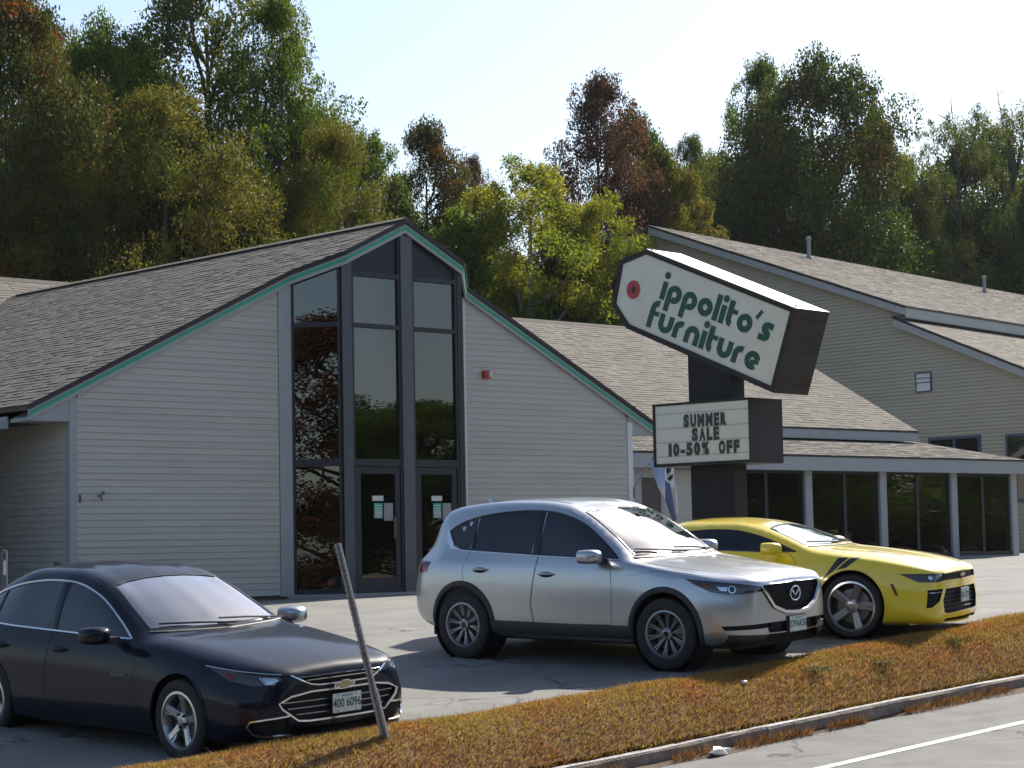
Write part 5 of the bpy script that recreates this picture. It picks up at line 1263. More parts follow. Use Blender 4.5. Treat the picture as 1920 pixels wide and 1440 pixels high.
sed.patch([(.40, 1.06), (.46, 1.06), (.46, 1.09), (.40, 1.09)], ('front',), 'windscreen_sticker', m_white_p, -.008)
for sg in (-1, 1):
    sed.strip([(-.40, sg * .70), (.2, sg * .665), (.55, sg * .61), (.80, sg * .52)], ('top',), .008, 'bonnet_gap', m_gap, -.0005, .0015, smoothpath=True)
UG = [(-.42, .69), (.42, .69), (.38, .655), (.29, .632), (-.29, .632), (-.38, .655)]
ug = sed.take(sed.cut(UG, Y3, Z3, lambda co, n: co.x > .5 and n.x > .3), 'upper_grille', m_gap, -.03, wall=True, vec=(-.03, 0, 0))
sed.strip([(-.50, .715), (-.42, .675), (-.33, .636), (-.25, .624), (.25, .624), (.33, .636), (.42, .675), (.50, .715)], ('front',), .018, 'grille_trim', m_chrome, .002, .009, ug)
sed.strip([(-.36, .668), (0, .672), (.36, .668)], ('front',), .010, 'grille_bar', m_chrome, -.004, .006, ug)
LG = [(-.33, .578), (.33, .578), (.52, .552), (.625, .505), (.60, .46), (.46, .36), (.36, .35), (-.36, .35), (-.46, .36), (-.60, .46), (-.625, .505), (-.52, .552)]
lg = sed.take(sed.cut(LG, Y3, Z3, lambda co, n: co.x > .4 and n.x > .2), 'lower_grille', m_gap, -.045, wall=True, vec=(-.045, 0, 0))
sed.strip(LG, ('front',), .022, 'grille_trim', m_chrome, .002, .010, lg, closed=True)
for z, hw_ in ((.405, .46), (.455, .54), (.505, .58)): sed.strip([(-hw_, z), (0, z), (hw_, z)], ('front',), .009, 'grille_bar', m_satin, -.02, .006, lg)
l, n = sed.on(0, .604, ('front',)); bx = l.x + .004
bt = [(-.115, -.019), (-.115, .019), (-.045, .019), (-.045, .036), (.045, .036), (.045, .019), (.115, .019), (.115, -.019), (.045, -.019), (.045, -.036), (-.045, -.036), (-.045, -.019)]
MB().prism([(bx + .002, (y + z * .35) * .8, .604 + z * .8) for y, z in bt], (.012, 0, 0)).build('emblem', M('gold_emblem', (0.42, 0.34, 0.2), .35, metal=.9), sed.root)
MB().prism([(bx + .001, (y + z * .35) * .93, .604 + z * 1.0) for y, z in bt], (.008, 0, 0)).build('emblem_edge', m_chrome, sed.root)
sed.strip([(-.74, .222), (-.4, .205), (0, .20), (.4, .205), (.74, .222)], ('front',), .035, 'chin_lip', m_black, .003, .012)
l, n = sed.on(0, .47, ('front',)); plate(sed, l.x + .028, .462, 0.04, '400 6096')
mirror(sed, -.80, -.94, 1.0, paint_n, .19, .25, .15); mirror(sed, -.80, .94, 1.0, m_satin, .19, .25, .15)  # silver shell on the far mirror stands in for sunlight on it
l, n = sed.on(-3.02, 0, ('top',)); MB().add([(-2.83, 0, l.z + .03), (-3.0, .024, l.z - .01), (-3.0, -.024, l.z - .01), (-3.08, 0, l.z + .075), (-3.12, 0, l.z + .075), (-3.13, 0, l.z - .03)], [(0, 1, 3), (0, 3, 2), (1, 4, 3), (2, 3, 4), (1, 5, 4), (2, 4, 5)]).build('antenna_fin', paint_n, sed.root)
underbody(sed, -3.6, .8, .72, .16, .30)
for x in (0, -2.83):
    for y in (-.80, .80): wheel(sed, x, y, .338, .232, .225, 'five_twin', 0)
cabin(sed, -.55, -1.72, -2.6, .57, 1.27, zdash=.96)
sed.finish()

# ---------------------------------------------------------------- yellow coupe
paint_y = M('yellow_paint', (0.82, 0.61, 0.018), 0.30, coat=1.0)
CAM = dict(nose=.95, tail=-3.83, cab=(-.5, -3.0), sh=.15, shw=.74, rock=.965, bulge=.04, t=dict(
    zs='.95:.20 .93:.17 .88:.15 .5:.14 0:.14 -2.8:.16 -3.3:.20 -3.7:.28 -3.83:.42',
    z2='.95:.42 .5:.48 0:.56 -1.5:.50 -2.8:.60 -3.83:.62',
    w2='.95:.66 .935:.73 .90:.80 .83:.862 .7:.908 .4:.943 0:.948 -.6:.925 -1.5:.918 -2.2:.934 -2.8:.948 -3.3:.91 -3.65:.83 -3.83:.7',
    zc='.95:.715 .94:.735 .91:.76 .86:.785 .7:.835 .3:.91 -.1:.963 -.38:.995 -.7:1.115 -1.0:1.22 -1.3:1.295 -1.65:1.33 -2.1:1.322 -2.5:1.262 -2.9:1.16 -3.2:1.085 -3.5:1.06 -3.72:1.04 -3.8:.9 -3.83:.78',
    z5='.95:.70 .93:.722 .88:.745 .7:.795 .3:.875 -.1:.925 -.50:.97 -.8:1.08 -1.15:1.20 -1.5:1.26 -2.0:1.265 -2.4:1.205 -2.8:1.09 -3.2:1.01 -3.6:.985 -3.83:.76',
    w5='.95:.55 .92:.62 .85:.68 .7:.725 .3:.75 -.1:.755 -.50:.765 -.8:.71 -1.2:.63 -1.6:.59 -2.2:.58 -2.6:.60 -3.0:.66 -3.5:.68 -3.83:.6',
    z4='.95:.655 .92:.685 .85:.71 .7:.745 .3:.825 -.2:.885 -.7:.915 -1.5:.945 -2.3:.97 -2.9:.98 -3.4:.96 -3.83:.72',
    w4='.95:.62 .92:.70 .85:.765 .7:.825 .3:.868 0:.872 -.7:.84 -1.5:.835 -2.3:.862 -2.9:.875 -3.4:.80 -3.83:.65'))
cam_ = Car('coupe_car', 'yellow sports coupe with black hash stripes on its front fender, rightmost of the parked cars', CAM, paint_y, (4.06, 24.66, CZ - 0.965), math.radians(-28), math.radians(.6), 0.035)
cam_.root.scale = (.985, .985, .985)
arches(cam_, (0, -2.81), .392, .362, True, .018, paint_y, -.002)
for sg in (-1, 1):
    sv = ('side', sg); U, V, fl = cam_.sideview(sg)
    DLO = [(-.66, .955), (-1.6, .975), (-2.35, .995), (-2.60, 1.03), (-2.48, 1.09), (-2.2, 1.165), (-1.8, 1.205), (-1.4, 1.19), (-1.02, 1.095)]; DLO = rounded(DLO, 3)
    side_panes(cam_, sg, DLO, ((-.6, -2.02, g_tint), (-2.06, -2.8, g_tint)), U, V)
    cam_.strip([(-2.04, .99), (-2.02, 1.18)], sv, .04, 'pillar_cover', m_gloss, .001, .003); cam_.strip(DLO, sv, .016, 'window_seal', m_gloss, .001, .003, closed=True)
    dp = [(-.76, .945), (-.66, .86), (-.60, .55), (-.64, .24), (-1.98, .24), (-2.06, .5), (-2.05, .985)]
    cam_.take(cam_.cut(dp, U, V, (lambda co, n, s_=sg: co.y * s_ > .45 and co.z < 1.0)), 'door', paint_y); cam_.strip(dp, sv, .008, 'door_gap', m_gap, -.001, .0015, closed=True)
    handle(cam_, -1.86, .83, sg, paint_y)
    m_stripe = M('black_vinyl', (0.016, 0.016, 0.02), .45)
    for pl_ in ([(-.315, .655), (-.20, .735), (-.03, .888), (-.15, .888)], [(-.165, .750), (-.045, .778), (.10, .888), (-.005, .888)]): cam_.take(cam_.cut(pl_, U, V, (lambda co, n, s_=sg: co.y * s_ > .5)), 'hash_stripe', m_stripe)
    dv = cam_.diag(40, sg); dg = ('diag', 40, sg)
    HL = [(-.33, .704), (.0, .700), (.18, .697), (.18, .618), (.03, .602), (-.18, .612)]
    hl = cam_.take(cam_.cut(HL, *dv), 'headlamp', m_lens, -.012, wall=True)
    cam_.patch([(-.04 + .03 * math.cos(a), .658 + .024 * math.sin(a)) for a in np.linspace(0, 6.28, 13)[:-1]], dg, 'lamp_ring', m_lamp, -.006, hl)
    VT = [(-.10, .525), (.14, .530), (.06, .40), (-.06, .335), (-.125, .33)]
    vt = cam_.take(cam_.cut(VT, *dv), 'side_intake', m_gap, -.035, wall=True)
    cam_.strip([(-.09, .492), (.10, .495)], dg, .012, 'light_bar', m_lamp, -.004, .006, vt)
    cam_.patch([(.455, .60), (.49, .60), (.545, .475), (.515, .47)], sv, 'side_marker', m_amber, .004)
    TL = [(-3.55, .95), (-3.6, .82), (-3.83, .82), (-3.83, .93)]
    cam_.take(cam_.cut(TL, U, V, (lambda co, n, s_=sg: co.y * s_ > .3 and co.x < -3.5)), 'tail_lamp', m_redlens, .004)
    cam_.strip([(-.36, sg * .715), (.2, sg * .71), (.6, sg * .67), (.80, sg * .60)], ('top',), .008, 'bonnet_gap', m_gap, -.0005, .0015, smoothpath=True)
    cam_.patch([(.42, sg * .27), (.42, sg * .33), (.02, sg * .42), (.06, sg * .33)], ('top',), 'bonnet_vent', m_gap, .002)
    cam_.strip([(-.34, sg * .36), (.1, sg * .30), (.5, sg * .24), (.86, sg * .20)], ('top',), .10, 'bonnet_crease', paint_y, -.004, .008, smoothpath=True)
cam_.strip([(.78, -.58), (.86, -.3), (.88, 0), (.86, .3), (.78, .58)], ('top',), .008, 'bonnet_gap', m_gap, -.0005, .0015, smoothpath=True)
WS = [(-.69, 1.028), (0, 1.02), (.69, 1.028), (.62, 1.13), (.565, 1.205), (.42, 1.225), (.22, 1.242), (0, 1.248), (-.22, 1.242), (-.42, 1.225), (-.565, 1.205), (-.62, 1.13)]
cam_.take(cam_.cut(WS, Y3, Z3, lambda co, n: -1.5 < co.x < -.2 and n.x > .12), 'windscreen', g_ws, -.004)
cam_.strip(WS, ('front',), .024, 'windscreen_seal', m_gloss, .0005, .002, closed=True)
cam_.strip([(-.70, 1.006), (0, .998), (.70, 1.006)], ('front',), .022, 'cowl_panel', m_black, .003, .005)
wiper(cam_, [(.10, 1.014), (-.2, 1.03), (-.6, 1.04)]); wiper(cam_, [(.62, 1.014), (.3, 1.035), (.0, 1.043)])
UG = [(-.66, .690), (0, .694), (.66, .690), (.62, .620), (0, .616), (-.62, .620)]
cam_.take(cam_.cut(UG, Y3, Z3, lambda co, n: co.x > .5 and n.x > .3), 'upper_grille', m_gap, -.02, wall=True, vec=(-.02, 0, 0))
LG = [(-.54, .525), (.54, .525), (.63, .40), (.60, .27), (.50, .255), (-.50, .255), (-.60, .27), (-.63, .40)]
lg = cam_.take(cam_.cut(LG, Y3, Z3, lambda co, n: co.x > .4 and n.x > .2), 'lower_grille', m_gap, -.05, wall=True, vec=(-.05, 0, 0))
for k in range(5): cam_.strip([(-.56, .30 + k * .045), (0, .30 + k * .045), (.56, .30 + k * .045)], ('front',), .012, 'grille_bar', m_black, -.03, .006, lg)
l, n = cam_.on(0, .655, ('front',)); bx = l.x - .004
MB().prism([(bx, y * .75 + z * .3, .656 + z * .6) for y, z in bt], (.012, 0, 0)).build('emblem', m_satin, cam_.root)
b = MB(); vs = []
for y in np.linspace(-.86, .86, 25):
    xf = .955 - .16 * (abs(y) / .86) ** 2.6 * 2.2; vs.append((xf + .03, y, .165))
MB().add([v for v in vs] + [(v[0] - .25, v[1] * .98, v[2]) for v in vs] + [(v[0], v[1], v[2] - .018) for v in vs], [(i, i + 1, 26 + i, 25 + i) for i in range(24)] + [(i, 50 + i, 51 + i, i + 1) for i in range(24)]).build('front_splitter', paint_y, cam_.root)
l, n = cam_.on(0, .43, ('front',)); plate(cam_, l.x + .02, .435, 0.02, '433 7271')
mirror(cam_, -.78, -.94, 1.0, paint_y, .17, .24, .14, paint_y); mirror(cam_, -.78, .94, 1.0, paint_y, .17, .24, .14, paint_y)
l, n = cam_.on(-2.55, 0, ('top',)); MB().add([(-2.42, 0, l.z + .02), (-2.6, .024, l.z - .02), (-2.6, -.024, l.z - .02), (-2.66, 0, l.z + .055), (-2.74, 0, l.z + .055), (-2.75, 0, l.z - .06)], [(0, 1, 3), (0, 3, 2), (1, 4, 3), (2, 3, 4), (1, 5, 4), (2, 4, 5)]).build('antenna_fin', paint_y, cam_.root)
underbody(cam_, -3.4, .7, .74, .13, .26)
for x in (0, -2.81):
    for y in (-.812, .812): wheel(cam_, x, y, .352, .270, .25, 'five_wide', 0)
cabin(cam_, -.52, -1.75, -2.5, .48, 1.10, zdash=.93)
cam_.finish()

# ================================================================ TREES
bark = M('bark', (0.045, 0.038, 0.032), 0.95, col2=(0.09, 0.08, 0.07), nscale=6, bump=0.6, bscale=18, stretch=(1, 1, .25))
birchbark = M('birch_bark', (0.30, 0.29, 0.27), 0.85, col2=(0.12, 0.11, 0.10), nscale=5, bump=0.3, stretch=(1, 1, 3))
LM = {
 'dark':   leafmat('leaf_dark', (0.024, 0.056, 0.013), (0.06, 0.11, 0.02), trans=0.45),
 'maple':  leafmat('leaf_maple', (0.042, 0.09, 0.016), (0.11, 0.16, 0.024), trans=0.5),
 'birch':  leafmat('leaf_birch', (0.09, 0.15, 0.02), (0.21, 0.21, 0.03), trans=0.6),
 'locust': leafmat('leaf_locust', (0.05, 0.08, 0.016), (0.145, 0.125, 0.026), trans=0.5),
 'orange': leafmat('leaf_orange', (0.045, 0.075, 0.018), (0.19, 0.085, 0.02), trans=0.42, patch=0.4, ramp=(.56, .74)),
 'red':    leafmat('leaf_red', (0.05, 0.065, 0.018), (0.20, 0.05, 0.022), trans=0.45, patch=0.35, ramp=(.57, .74)),
 'wine':   leafmat('leaf_wine', (0.05, 0.034, 0.030), (0.10, 0.052, 0.036), trans=0.45),
 'ash':    leafmat('leaf_ash', (0.048, 0.085, 0.024), (0.11, 0.13, 0.035), trans=0.45),
 'rust':   leafmat('leaf_rust', (0.06, 0.04, 0.016), (0.13, 0.05, 0.02), trans=0.45),
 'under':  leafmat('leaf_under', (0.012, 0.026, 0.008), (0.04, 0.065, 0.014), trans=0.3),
}
def mesh_from_leaves(name, C, size, aspect, droop, rng, flat=0.3):
    """one small folded blade (two triangles) per leaf centre"""
    n = len(C)
    d = rng.normal(size=(n, 3)); d[:, 2] = d[:, 2] * (1 - droop) - droop * 1.8; d /= np.linalg.norm(d, axis=1)[:, None]
    nn = rng.normal(size=(n, 3)); nn[:, 2] += flat; nn -= (nn * d).sum(1)[:, None] * d; nn /= np.linalg.norm(nn, axis=1)[:, None]
    w = np.cross(d, nn); L_ = size * rng.uniform(0.65, 1.25, n)[:, None]; W_ = L_ * aspect
    a = C - d * L_ * 0.5; c = C + d * L_ * 0.5; b = C + w * W_ * 0.5 + nn * W_ * 0.16 - d * L_ * 0.06; e = C - w * W_ * 0.5 + nn * W_ * 0.16 - d * L_ * 0.06
    V = np.stack([a, b, c, e], 1).reshape(-1, 3)
    me = bpy.data.meshes.new(name); me.vertices.add(4 * n); me.vertices.foreach_set('co', V.ravel().astype(np.float32))
    me.loops.add(4 * n); me.loops.foreach_set('vertex_index', np.arange(4 * n, dtype=np.int32))
    me.polygons.add(n); me.polygons.foreach_set('loop_start', np.arange(0, 4 * n, 4, dtype=np.int32)); me.polygons.foreach_set('loop_total', np.full(n, 4, dtype=np.int32))
    me.update(calc_edges=True); return me
def tree_proto(kind, seed, H=16.0, R=4.6, base=0.22, shape='round', nclump=90, cr=(0.7, 1.35), leaves=42000, size=0.20, aspect=0.55, droop=0.0, bare=0, hollow=0.5):
    """returns (trunk mesh, crown mesh) for a tree of height H and crown radius R"""
    rng = np.random.default_rng(seed); rnd = random.Random(seed)
    zb, zt = H * base, H
    def rad(t):       # crown radius along its height, t=0 bottom .. 1 top
        if shape == 'round': return R * math.sin(math.pi * min(1, (0.10 + 0.90 * t))) ** 0.6 * (1 - 0.15 * t)
        if shape == 'oval': return R * (math.sin(math.pi * (0.12 + 0.86 * t)) ** 0.75)
        if shape == 'vase': return R * (0.35 + 0.65 * math.sin(math.pi * (0.15 + 0.8 * t)) ** 0.8)
        return R * (1 - t) ** 0.6
    cl = []
    for i in range(nclump):
        t = rng.random() ** 0.85; a = rng.random() * 2 * math.pi; rr = rad(t) * (hollow + (1 - hollow) * math.sqrt(rng.random())) * (1 + 0.18 * math.sin(3 * a + seed) * rng.random())
        lump = 1 + 0.22 * math.sin(a * 2 + seed * 1.3 + t * 5)
        cl.append((np.array([rr * lump * math.cos(a), rr * lump * math.sin(a), zb + (zt - zb) * t * 0.95]), rng.uniform(*cr) * (1.1 - 0.35 * t)))
    per = leaves // nclump; pts = []
    for c, r in cl:
        k = int(per * (r / np.mean(cr)) ** 1.7); v = rng.normal(size=(k, 3)); v /= np.linalg.norm(v, axis=1)[:, None]
        q = v * (r * rng.random((k, 1)) ** 0.38); q[:, 2] *= 0.78
        sub = rng.normal(size=(max(4, k // 45), 3)); sub = sub / np.linalg.norm(sub, axis=1)[:, None] * r * rng.uniform(.45, .92, (len(sub), 1))
        m2 = int(k * .62); q[:m2] = sub[rng.integers(0, len(sub), m2)] * np.array([1, 1, .8]) + np.clip(rng.normal(size=(m2, 3)), -1.7, 1.7) * r * 0.15
        pts.append(c + q)
    C = np.concatenate(pts); C[:, 2] = np.maximum(C[:, 2], zb * 0.55)
    crown = mesh_from_leaves('crown', C, size, aspect, droop, rng)
    b = MB(); lean = np.array([rnd.uniform(-.3, .3), rnd.uniform(-.3, .3)])
    tp = [(lean[0] * t * t, lean[1] * t * t, H * 0.86 * t - 0.4 * (t == 0)) for t in np.linspace(0, 1, 8)]
    r0 = H * 0.016; b.tube(tp, [r0 * (1.35 if i == 0 else 1) * (1 - 0.85 * i / 7) + 0.012 for i in range(8)], 8)
    order = sorted(cl, key=lambda x: -x[1])
    for c, r in order[: 34]:
        zs_ = max(zb * 0.75, min(H * 0.8, c[2] - np.hypot(c[0], c[1]) * rnd.uniform(0.55, 0.95))); t = zs_ / (H * 0.86)
        p0 = np.array([lean[0] * t * t, lean[1] * t * t, zs_]); mid = (p0 + c) / 2 + np.array([rnd.uniform(-.3, .3), rnd.uniform(-.3, .3), -0.25])
        b.tube([p0, mid, c], [r0 * (1 - .8 * t) * 0.5 + 0.01, r0 * 0.22 + 0.008, 0.008], 5, cap=False)
        for _ in range(2):
            e = c + np.array([rnd.uniform(-1, 1), rnd.uniform(-1, 1), rnd.uniform(-.2, 1)]) * r; b.tube([mid, (mid + e) / 2 + np.array([0, 0, .1]), e], [r0 * .14 + .006, .012, .004], 4, cap=False)
    for k in range(bare):
        a = rnd.uniform(0, 6.28); p0 = np.array([lean[0], lean[1], H * 0.72]); e = p0 + np.array([math.cos(a) * rnd.uniform(.2, 1.1), math.sin(a) * rnd.uniform(.2, 1.1), H * rnd.uniform(.22, .30)])
        b.tube([p0, (p0 + e) / 2 + np.array([.1, 0, .1]), e], [.06, .035, .008], 5, cap=False)
        for j in range(4):
            t = rnd.uniform(.35, .9); s_ = p0 + (e - p0) * t; f_ = s_ + np.array([rnd.uniform(-.8, .8), rnd.uniform(-.8, .8), rnd.uniform(.3, .9)]); b.tube([s_, f_], [.02, .004], 4, cap=False)
    return b.mesh('trunk'), crown, H, R
PR = {
 'dome':   tree_proto('dome', 31, 18, 5.6, .40, 'round', 150, (0.9, 1.7), 98000, .14, .7, hollow=.3),
 'crown':  tree_proto('crown', 32, 18, 4.4, .46, 'round', 100, (0.8, 1.4), 70000, .13, .6, hollow=.3),
 'maple1': tree_proto('maple', 11, 16, 5.4, .20, 'round', 130, (0.8, 1.5), 119700, 0.124, .7),
 'maple2': tree_proto('maple', 12, 15, 4.8, .24, 'round', 100, (0.8, 1.5), 95760, 0.124, .7),
 'oval1':  tree_proto('oval', 13, 17, 4.2, .16, 'oval', 120, (0.65, 1.25), 95760, 0.116, .6),
 'birch1': tree_proto('birch', 14, 15, 3.2, .08, 'oval', 140, (0.55, 1.0), 95760, 0.100, .6, droop=0.15),
 'locust': tree_proto('locust', 15, 14, 5.2, .14, 'round', 150, (0.7, 1.25), 120000, .122, .34, droop=0.45),
 'ash1':   tree_proto('ash', 16, 18, 4.8, .34, 'round', 130, (0.7, 1.3), 82460, 0.116, .55, hollow=.35),
 'ash2':   tree_proto('ash', 17, 17, 3.6, .14, 'vase', 95, (0.6, 1.1), 55860, 0.116, .45, bare=3, hollow=.3),
 'bushy':  tree_proto('bushy', 18, 9, 4.2, .04, 'round', 100, (0.7, 1.3), 85120, 0.124, .65, hollow=.35),
}
TREES = 0
def tree(proto, cx, top, wpx, D, lm, label, name='deciduous_tree', rot=None, bk=None, world=None, H=None, Wd=None, group='trees behind the store'):
    global TREES
    TREES += 1; rnd = random.Random(TREES * 7 + 1)
    tm, cm, H0, R0 = PR[proto]
    if world is None:
        p = at(cx, top, D); x, y = p[0], p[1]; zg = far_g(x, y) + 0.1; H = p[2] - zg; Wd = wpx / FPX * D
    else:
        x, y = world; zg = far_g(x, y) + 0.1
    t = thing(name, label, 'tree', (x, y, zg), rnd.uniform(0, 6.28) if rot is None else rot, group)
    sx = (Wd / 2) / R0 * 1.38; sz = H / (H0 * 1.02)
    for nm, me, mt in (('trunk', tm, bk or bark), ('crown', cm, LM[lm])):
        o = bpy.data.objects.new(nm, me); COL.objects.link(o); o.parent = t; o.scale = (sx, sx, sz)
        if len(me.materials) == 0: me.materials.append(None)
        o.material_slots[0].link = 'OBJECT'; o.material_slots[0].material = mt
    return t
# left wood, nearest the store
tree('dome', 20, -70, 300, 66, 'red', 'red-tipped maple at the far left edge of the photo', 'maple_tree')
tree('dome', 190, 15, 270, 72.4, 'maple', 'dark green maple with a few red tips, second from the left edge', 'maple_tree')
tree('crown', 400, -130, 330, 76.2, 'ash', 'tallest airy green tree rising past the top edge above the store roof')
tree('crown', 520, -40, 200, 73.7, 'maple', 'tall green tree whose right side stands against open sky')
tree('locust', 300, 140, 430, 67.3, 'locust', 'olive drooping locust tree low in the left wood', 'locust_tree')
tree('locust', 620, 205, 290, 72.4, 'locust', 'yellow-orange drooping locust tree just left of the store peak', 'locust_tree')
tree('maple2', 590, 190, 170, 83.8, 'maple', 'small green treetop between the tall airy tree and the orange locust')
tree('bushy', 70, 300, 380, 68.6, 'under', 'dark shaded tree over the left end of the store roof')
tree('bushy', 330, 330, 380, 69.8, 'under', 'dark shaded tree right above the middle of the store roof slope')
tree('maple1', 130, 190, 380, 78.7, 'dark', 'deep shaded tree behind the left wood, under the red-tipped maple')
tree('bushy', 560, 360, 320, 76.2, 'maple', 'green bushy tree close behind the store ridge')
# middle
tree('crown', 795, 205, 190, 81.7, 'red', 'green tree with a red top, right behind the store peak')
tree('ash1', 888, 258, 110, 100, 'wine', 'small distant purple-red tree between two green ones', 'ash_tree')
tree('birch1', 985, 245, 250, 77.3, 'birch', 'bright yellow-green birch, the broadest in the middle of the photo', 'birch_tree', bk=birchbark)
tree('birch1', 1135, 320, 170, 78.4, 'birch', 'narrow light green birch just left of the tag-shaped sign', 'birch_tree', bk=birchbark)
tree('crown', 1122, 118, 200, 92, 'wine', 'dark wine-red ash standing clear above the birches', 'ash_tree')
tree('maple2', 1235, 258, 200, 94, 'locust', 'olive green maple above the left end of the barn roof', 'maple_tree')
tree('birch1', 905, 300, 210, 79, 'birch', 'leafy yellow-green birch directly right of the store peak', 'birch_tree', bk=birchbark)
tree('birch1', 1055, 330, 200, 80, 'birch', 'low yellow-green birch between the broad birch and the narrow one', 'birch_tree', bk=birchbark)
tree('dome', 1850, 230, 270, 124, 'dark', 'dark round tree behind the two thin ashes')
tree('ash1', 1300, 218, 130, 112, 'ash', 'pale feathery ash left of the big round maple', 'ash_tree')
tree('birch1', 1270, 350, 150, 98, 'birch', 'yellow-green young birch peeping over the barn peak', 'birch_tree', bk=birchbark)
tree('bushy', 860, 390, 300, 76.8, 'maple', 'green bushy tree under the red-topped tree')
tree('bushy', 735, 330, 280, 78.4, 'ash', 'greyish green bushy tree hidden mostly by the store peak')
tree('bushy', 1060, 430, 330, 79.5, 'dark', 'dark bushy tree in the shade below the two birches')
tree('oval1', 690, 215, 200, 86, 'maple', 'green tree between the orange locust and the red-topped tree')
tree('maple2', 1215, 330, 210, 96, 'ash', 'dull green tree low behind the barn peak')
tree('maple1', 255, 60, 330, 84, 'dark', 'dark tree deep in the left wood between the two tallest crowns')
tree('maple2', 95, 20, 300, 88, 'red', 'reddish tree filling the sky gap behind the two left maples', 'maple_tree')
tree('oval1', 640, 190, 170, 92, 'locust', 'olive tree behind the yellow-orange locust')
tree('maple2', 1185, 190, 190, 100, 'dark', 'dark green tree between the wine-red ash and the feathery ash')
tree('maple2', 1745, 300, 220, 122, 'maple', 'green maple filling the gap left of the thin ashes', 'maple_tree')
tree('maple1', 1350, 260, 200, 118, 'ash', 'dull green tree low left of the big round maple')
tree('bushy', 200, 380, 420, 72, 'dark', 'dark low tree over the middle of the left roof slope')
# right
tree('dome', 1530, 80, 300, 106, 'orange', 'big round maple with orange crown above the barn roof', 'maple_tree')
tree('crown', 1430, 85, 170, 110, 'maple', 'green maple leaning out left of the big round one', 'maple_tree')
tree('dome', 1480, 250, 330, 108, 'dark', 'dark green maple in the lower half behind the barn roof', 'maple_tree')
tree('maple2', 1640, 180, 120, 112, 'red', 'small red-topped maple at the right shoulder of the big round one', 'maple_tree')
tree('maple2', 1705, 330, 150, 112, 'orange', 'low yellow-orange maple between the big maple and the thin ashes', 'maple_tree')
tree('birch1', 1690, 235, 100, 126, 'birch', 'pale sunlit birch glowing behind the red-topped maple', 'birch_tree', bk=birchbark)
tree('ash2', 1790, 165, 170, 116, 'ash', 'thin grey-green ash second from the right edge', 'ash_tree')
tree('ash2', 1888, 150, 190, 118, 'ash', 'thin ash with bare top twigs at the right edge', 'ash_tree')
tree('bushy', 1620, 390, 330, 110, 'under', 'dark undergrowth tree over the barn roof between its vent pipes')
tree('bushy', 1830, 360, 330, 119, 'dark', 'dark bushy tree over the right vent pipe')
tree('maple1', 2010, 200, 260, 120, 'maple', 'green tree cut by the right edge behind the thin ashes')
# distant wood that fills the gaps below the crowns
rng = np.random.default_rng(5)
def wood(name, label, P, h, size, mat):
    n = len(P); X, Y = P[:, 0], P[:, 1]
    hh = h * (0.78 + 0.22 * np.sin(X * 0.55 + Y * .3) * np.sin(X * 0.21 + Y * .17 + 1)); Z = rng.random(n) ** 0.8 * hh
    Z += far_g(X[0], Y[0])
    me = mesh_from_leaves(name, np.stack([X, Y, Z], 1), size, .7, 0.0, rng); o = link(name, me, mat); tag(o, label, 'woods', kind='stuff')
def band(x0, x1, yfun, n, depth): X = rng.uniform(x0, x1, n); return np.stack([X, np.array([yfun(x) for x in X]) + rng.uniform(0, depth, n)], 1)
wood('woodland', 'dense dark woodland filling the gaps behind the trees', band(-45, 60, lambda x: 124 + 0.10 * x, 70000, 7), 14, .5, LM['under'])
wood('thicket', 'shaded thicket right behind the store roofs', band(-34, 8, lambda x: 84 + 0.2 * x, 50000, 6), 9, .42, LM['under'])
# roadside trees out of frame: the shop glass mirrors them
k_ = 0
for a, r in ((2, 66), (9, 68), (16, 65), (23, 68), (30, 66), (37, 68), (44, 66), (51, 68), (58, 70)):
    k_ += 1; tree(('maple1', 'bushy', 'maple2')[k_ % 3], 0, 0, 0, 0, ('dark', 'maple')[k_ % 2], 'tree by the road to the right, out of frame, mirrored in the shop glass', world=(r * math.cos(math.radians(a)), r * math.sin(math.radians(a)) - 4), H=9 + 1.2 * math.sin(k_ * 2.1), Wd=12, group='roadside trees mirrored in the shop glass')
for y in (44, 54, 64, 74, 84, 94):
    k_ += 1; tree(('maple1', 'bushy', 'maple2')[k_ % 3], 0, 0, 0, 0, ('dark', 'maple')[k_ % 2], 'tree by the road to the right, out of frame, mirrored in the shop glass', world=(80 + 2 * math.sin(k_), y), H=10, Wd=12, group='roadside trees mirrored in the shop glass')
for x in (-52, -42, -32, -22, -12, -3, 6, 16, 26, 36, 46):
    k_ += 1; tree(('maple1', 'oval1', 'maple2')[k_ % 3], 0, 0, 0, 0, ('rust', 'orange', 'rust')[k_ % 3], 'autumn tree across the road behind the viewer, mirrored in the bay window', world=(x, -24 + 3 * math.sin(k_ * 1.7)), H=16, Wd=13, group='trees across the road mirrored in the bay window')

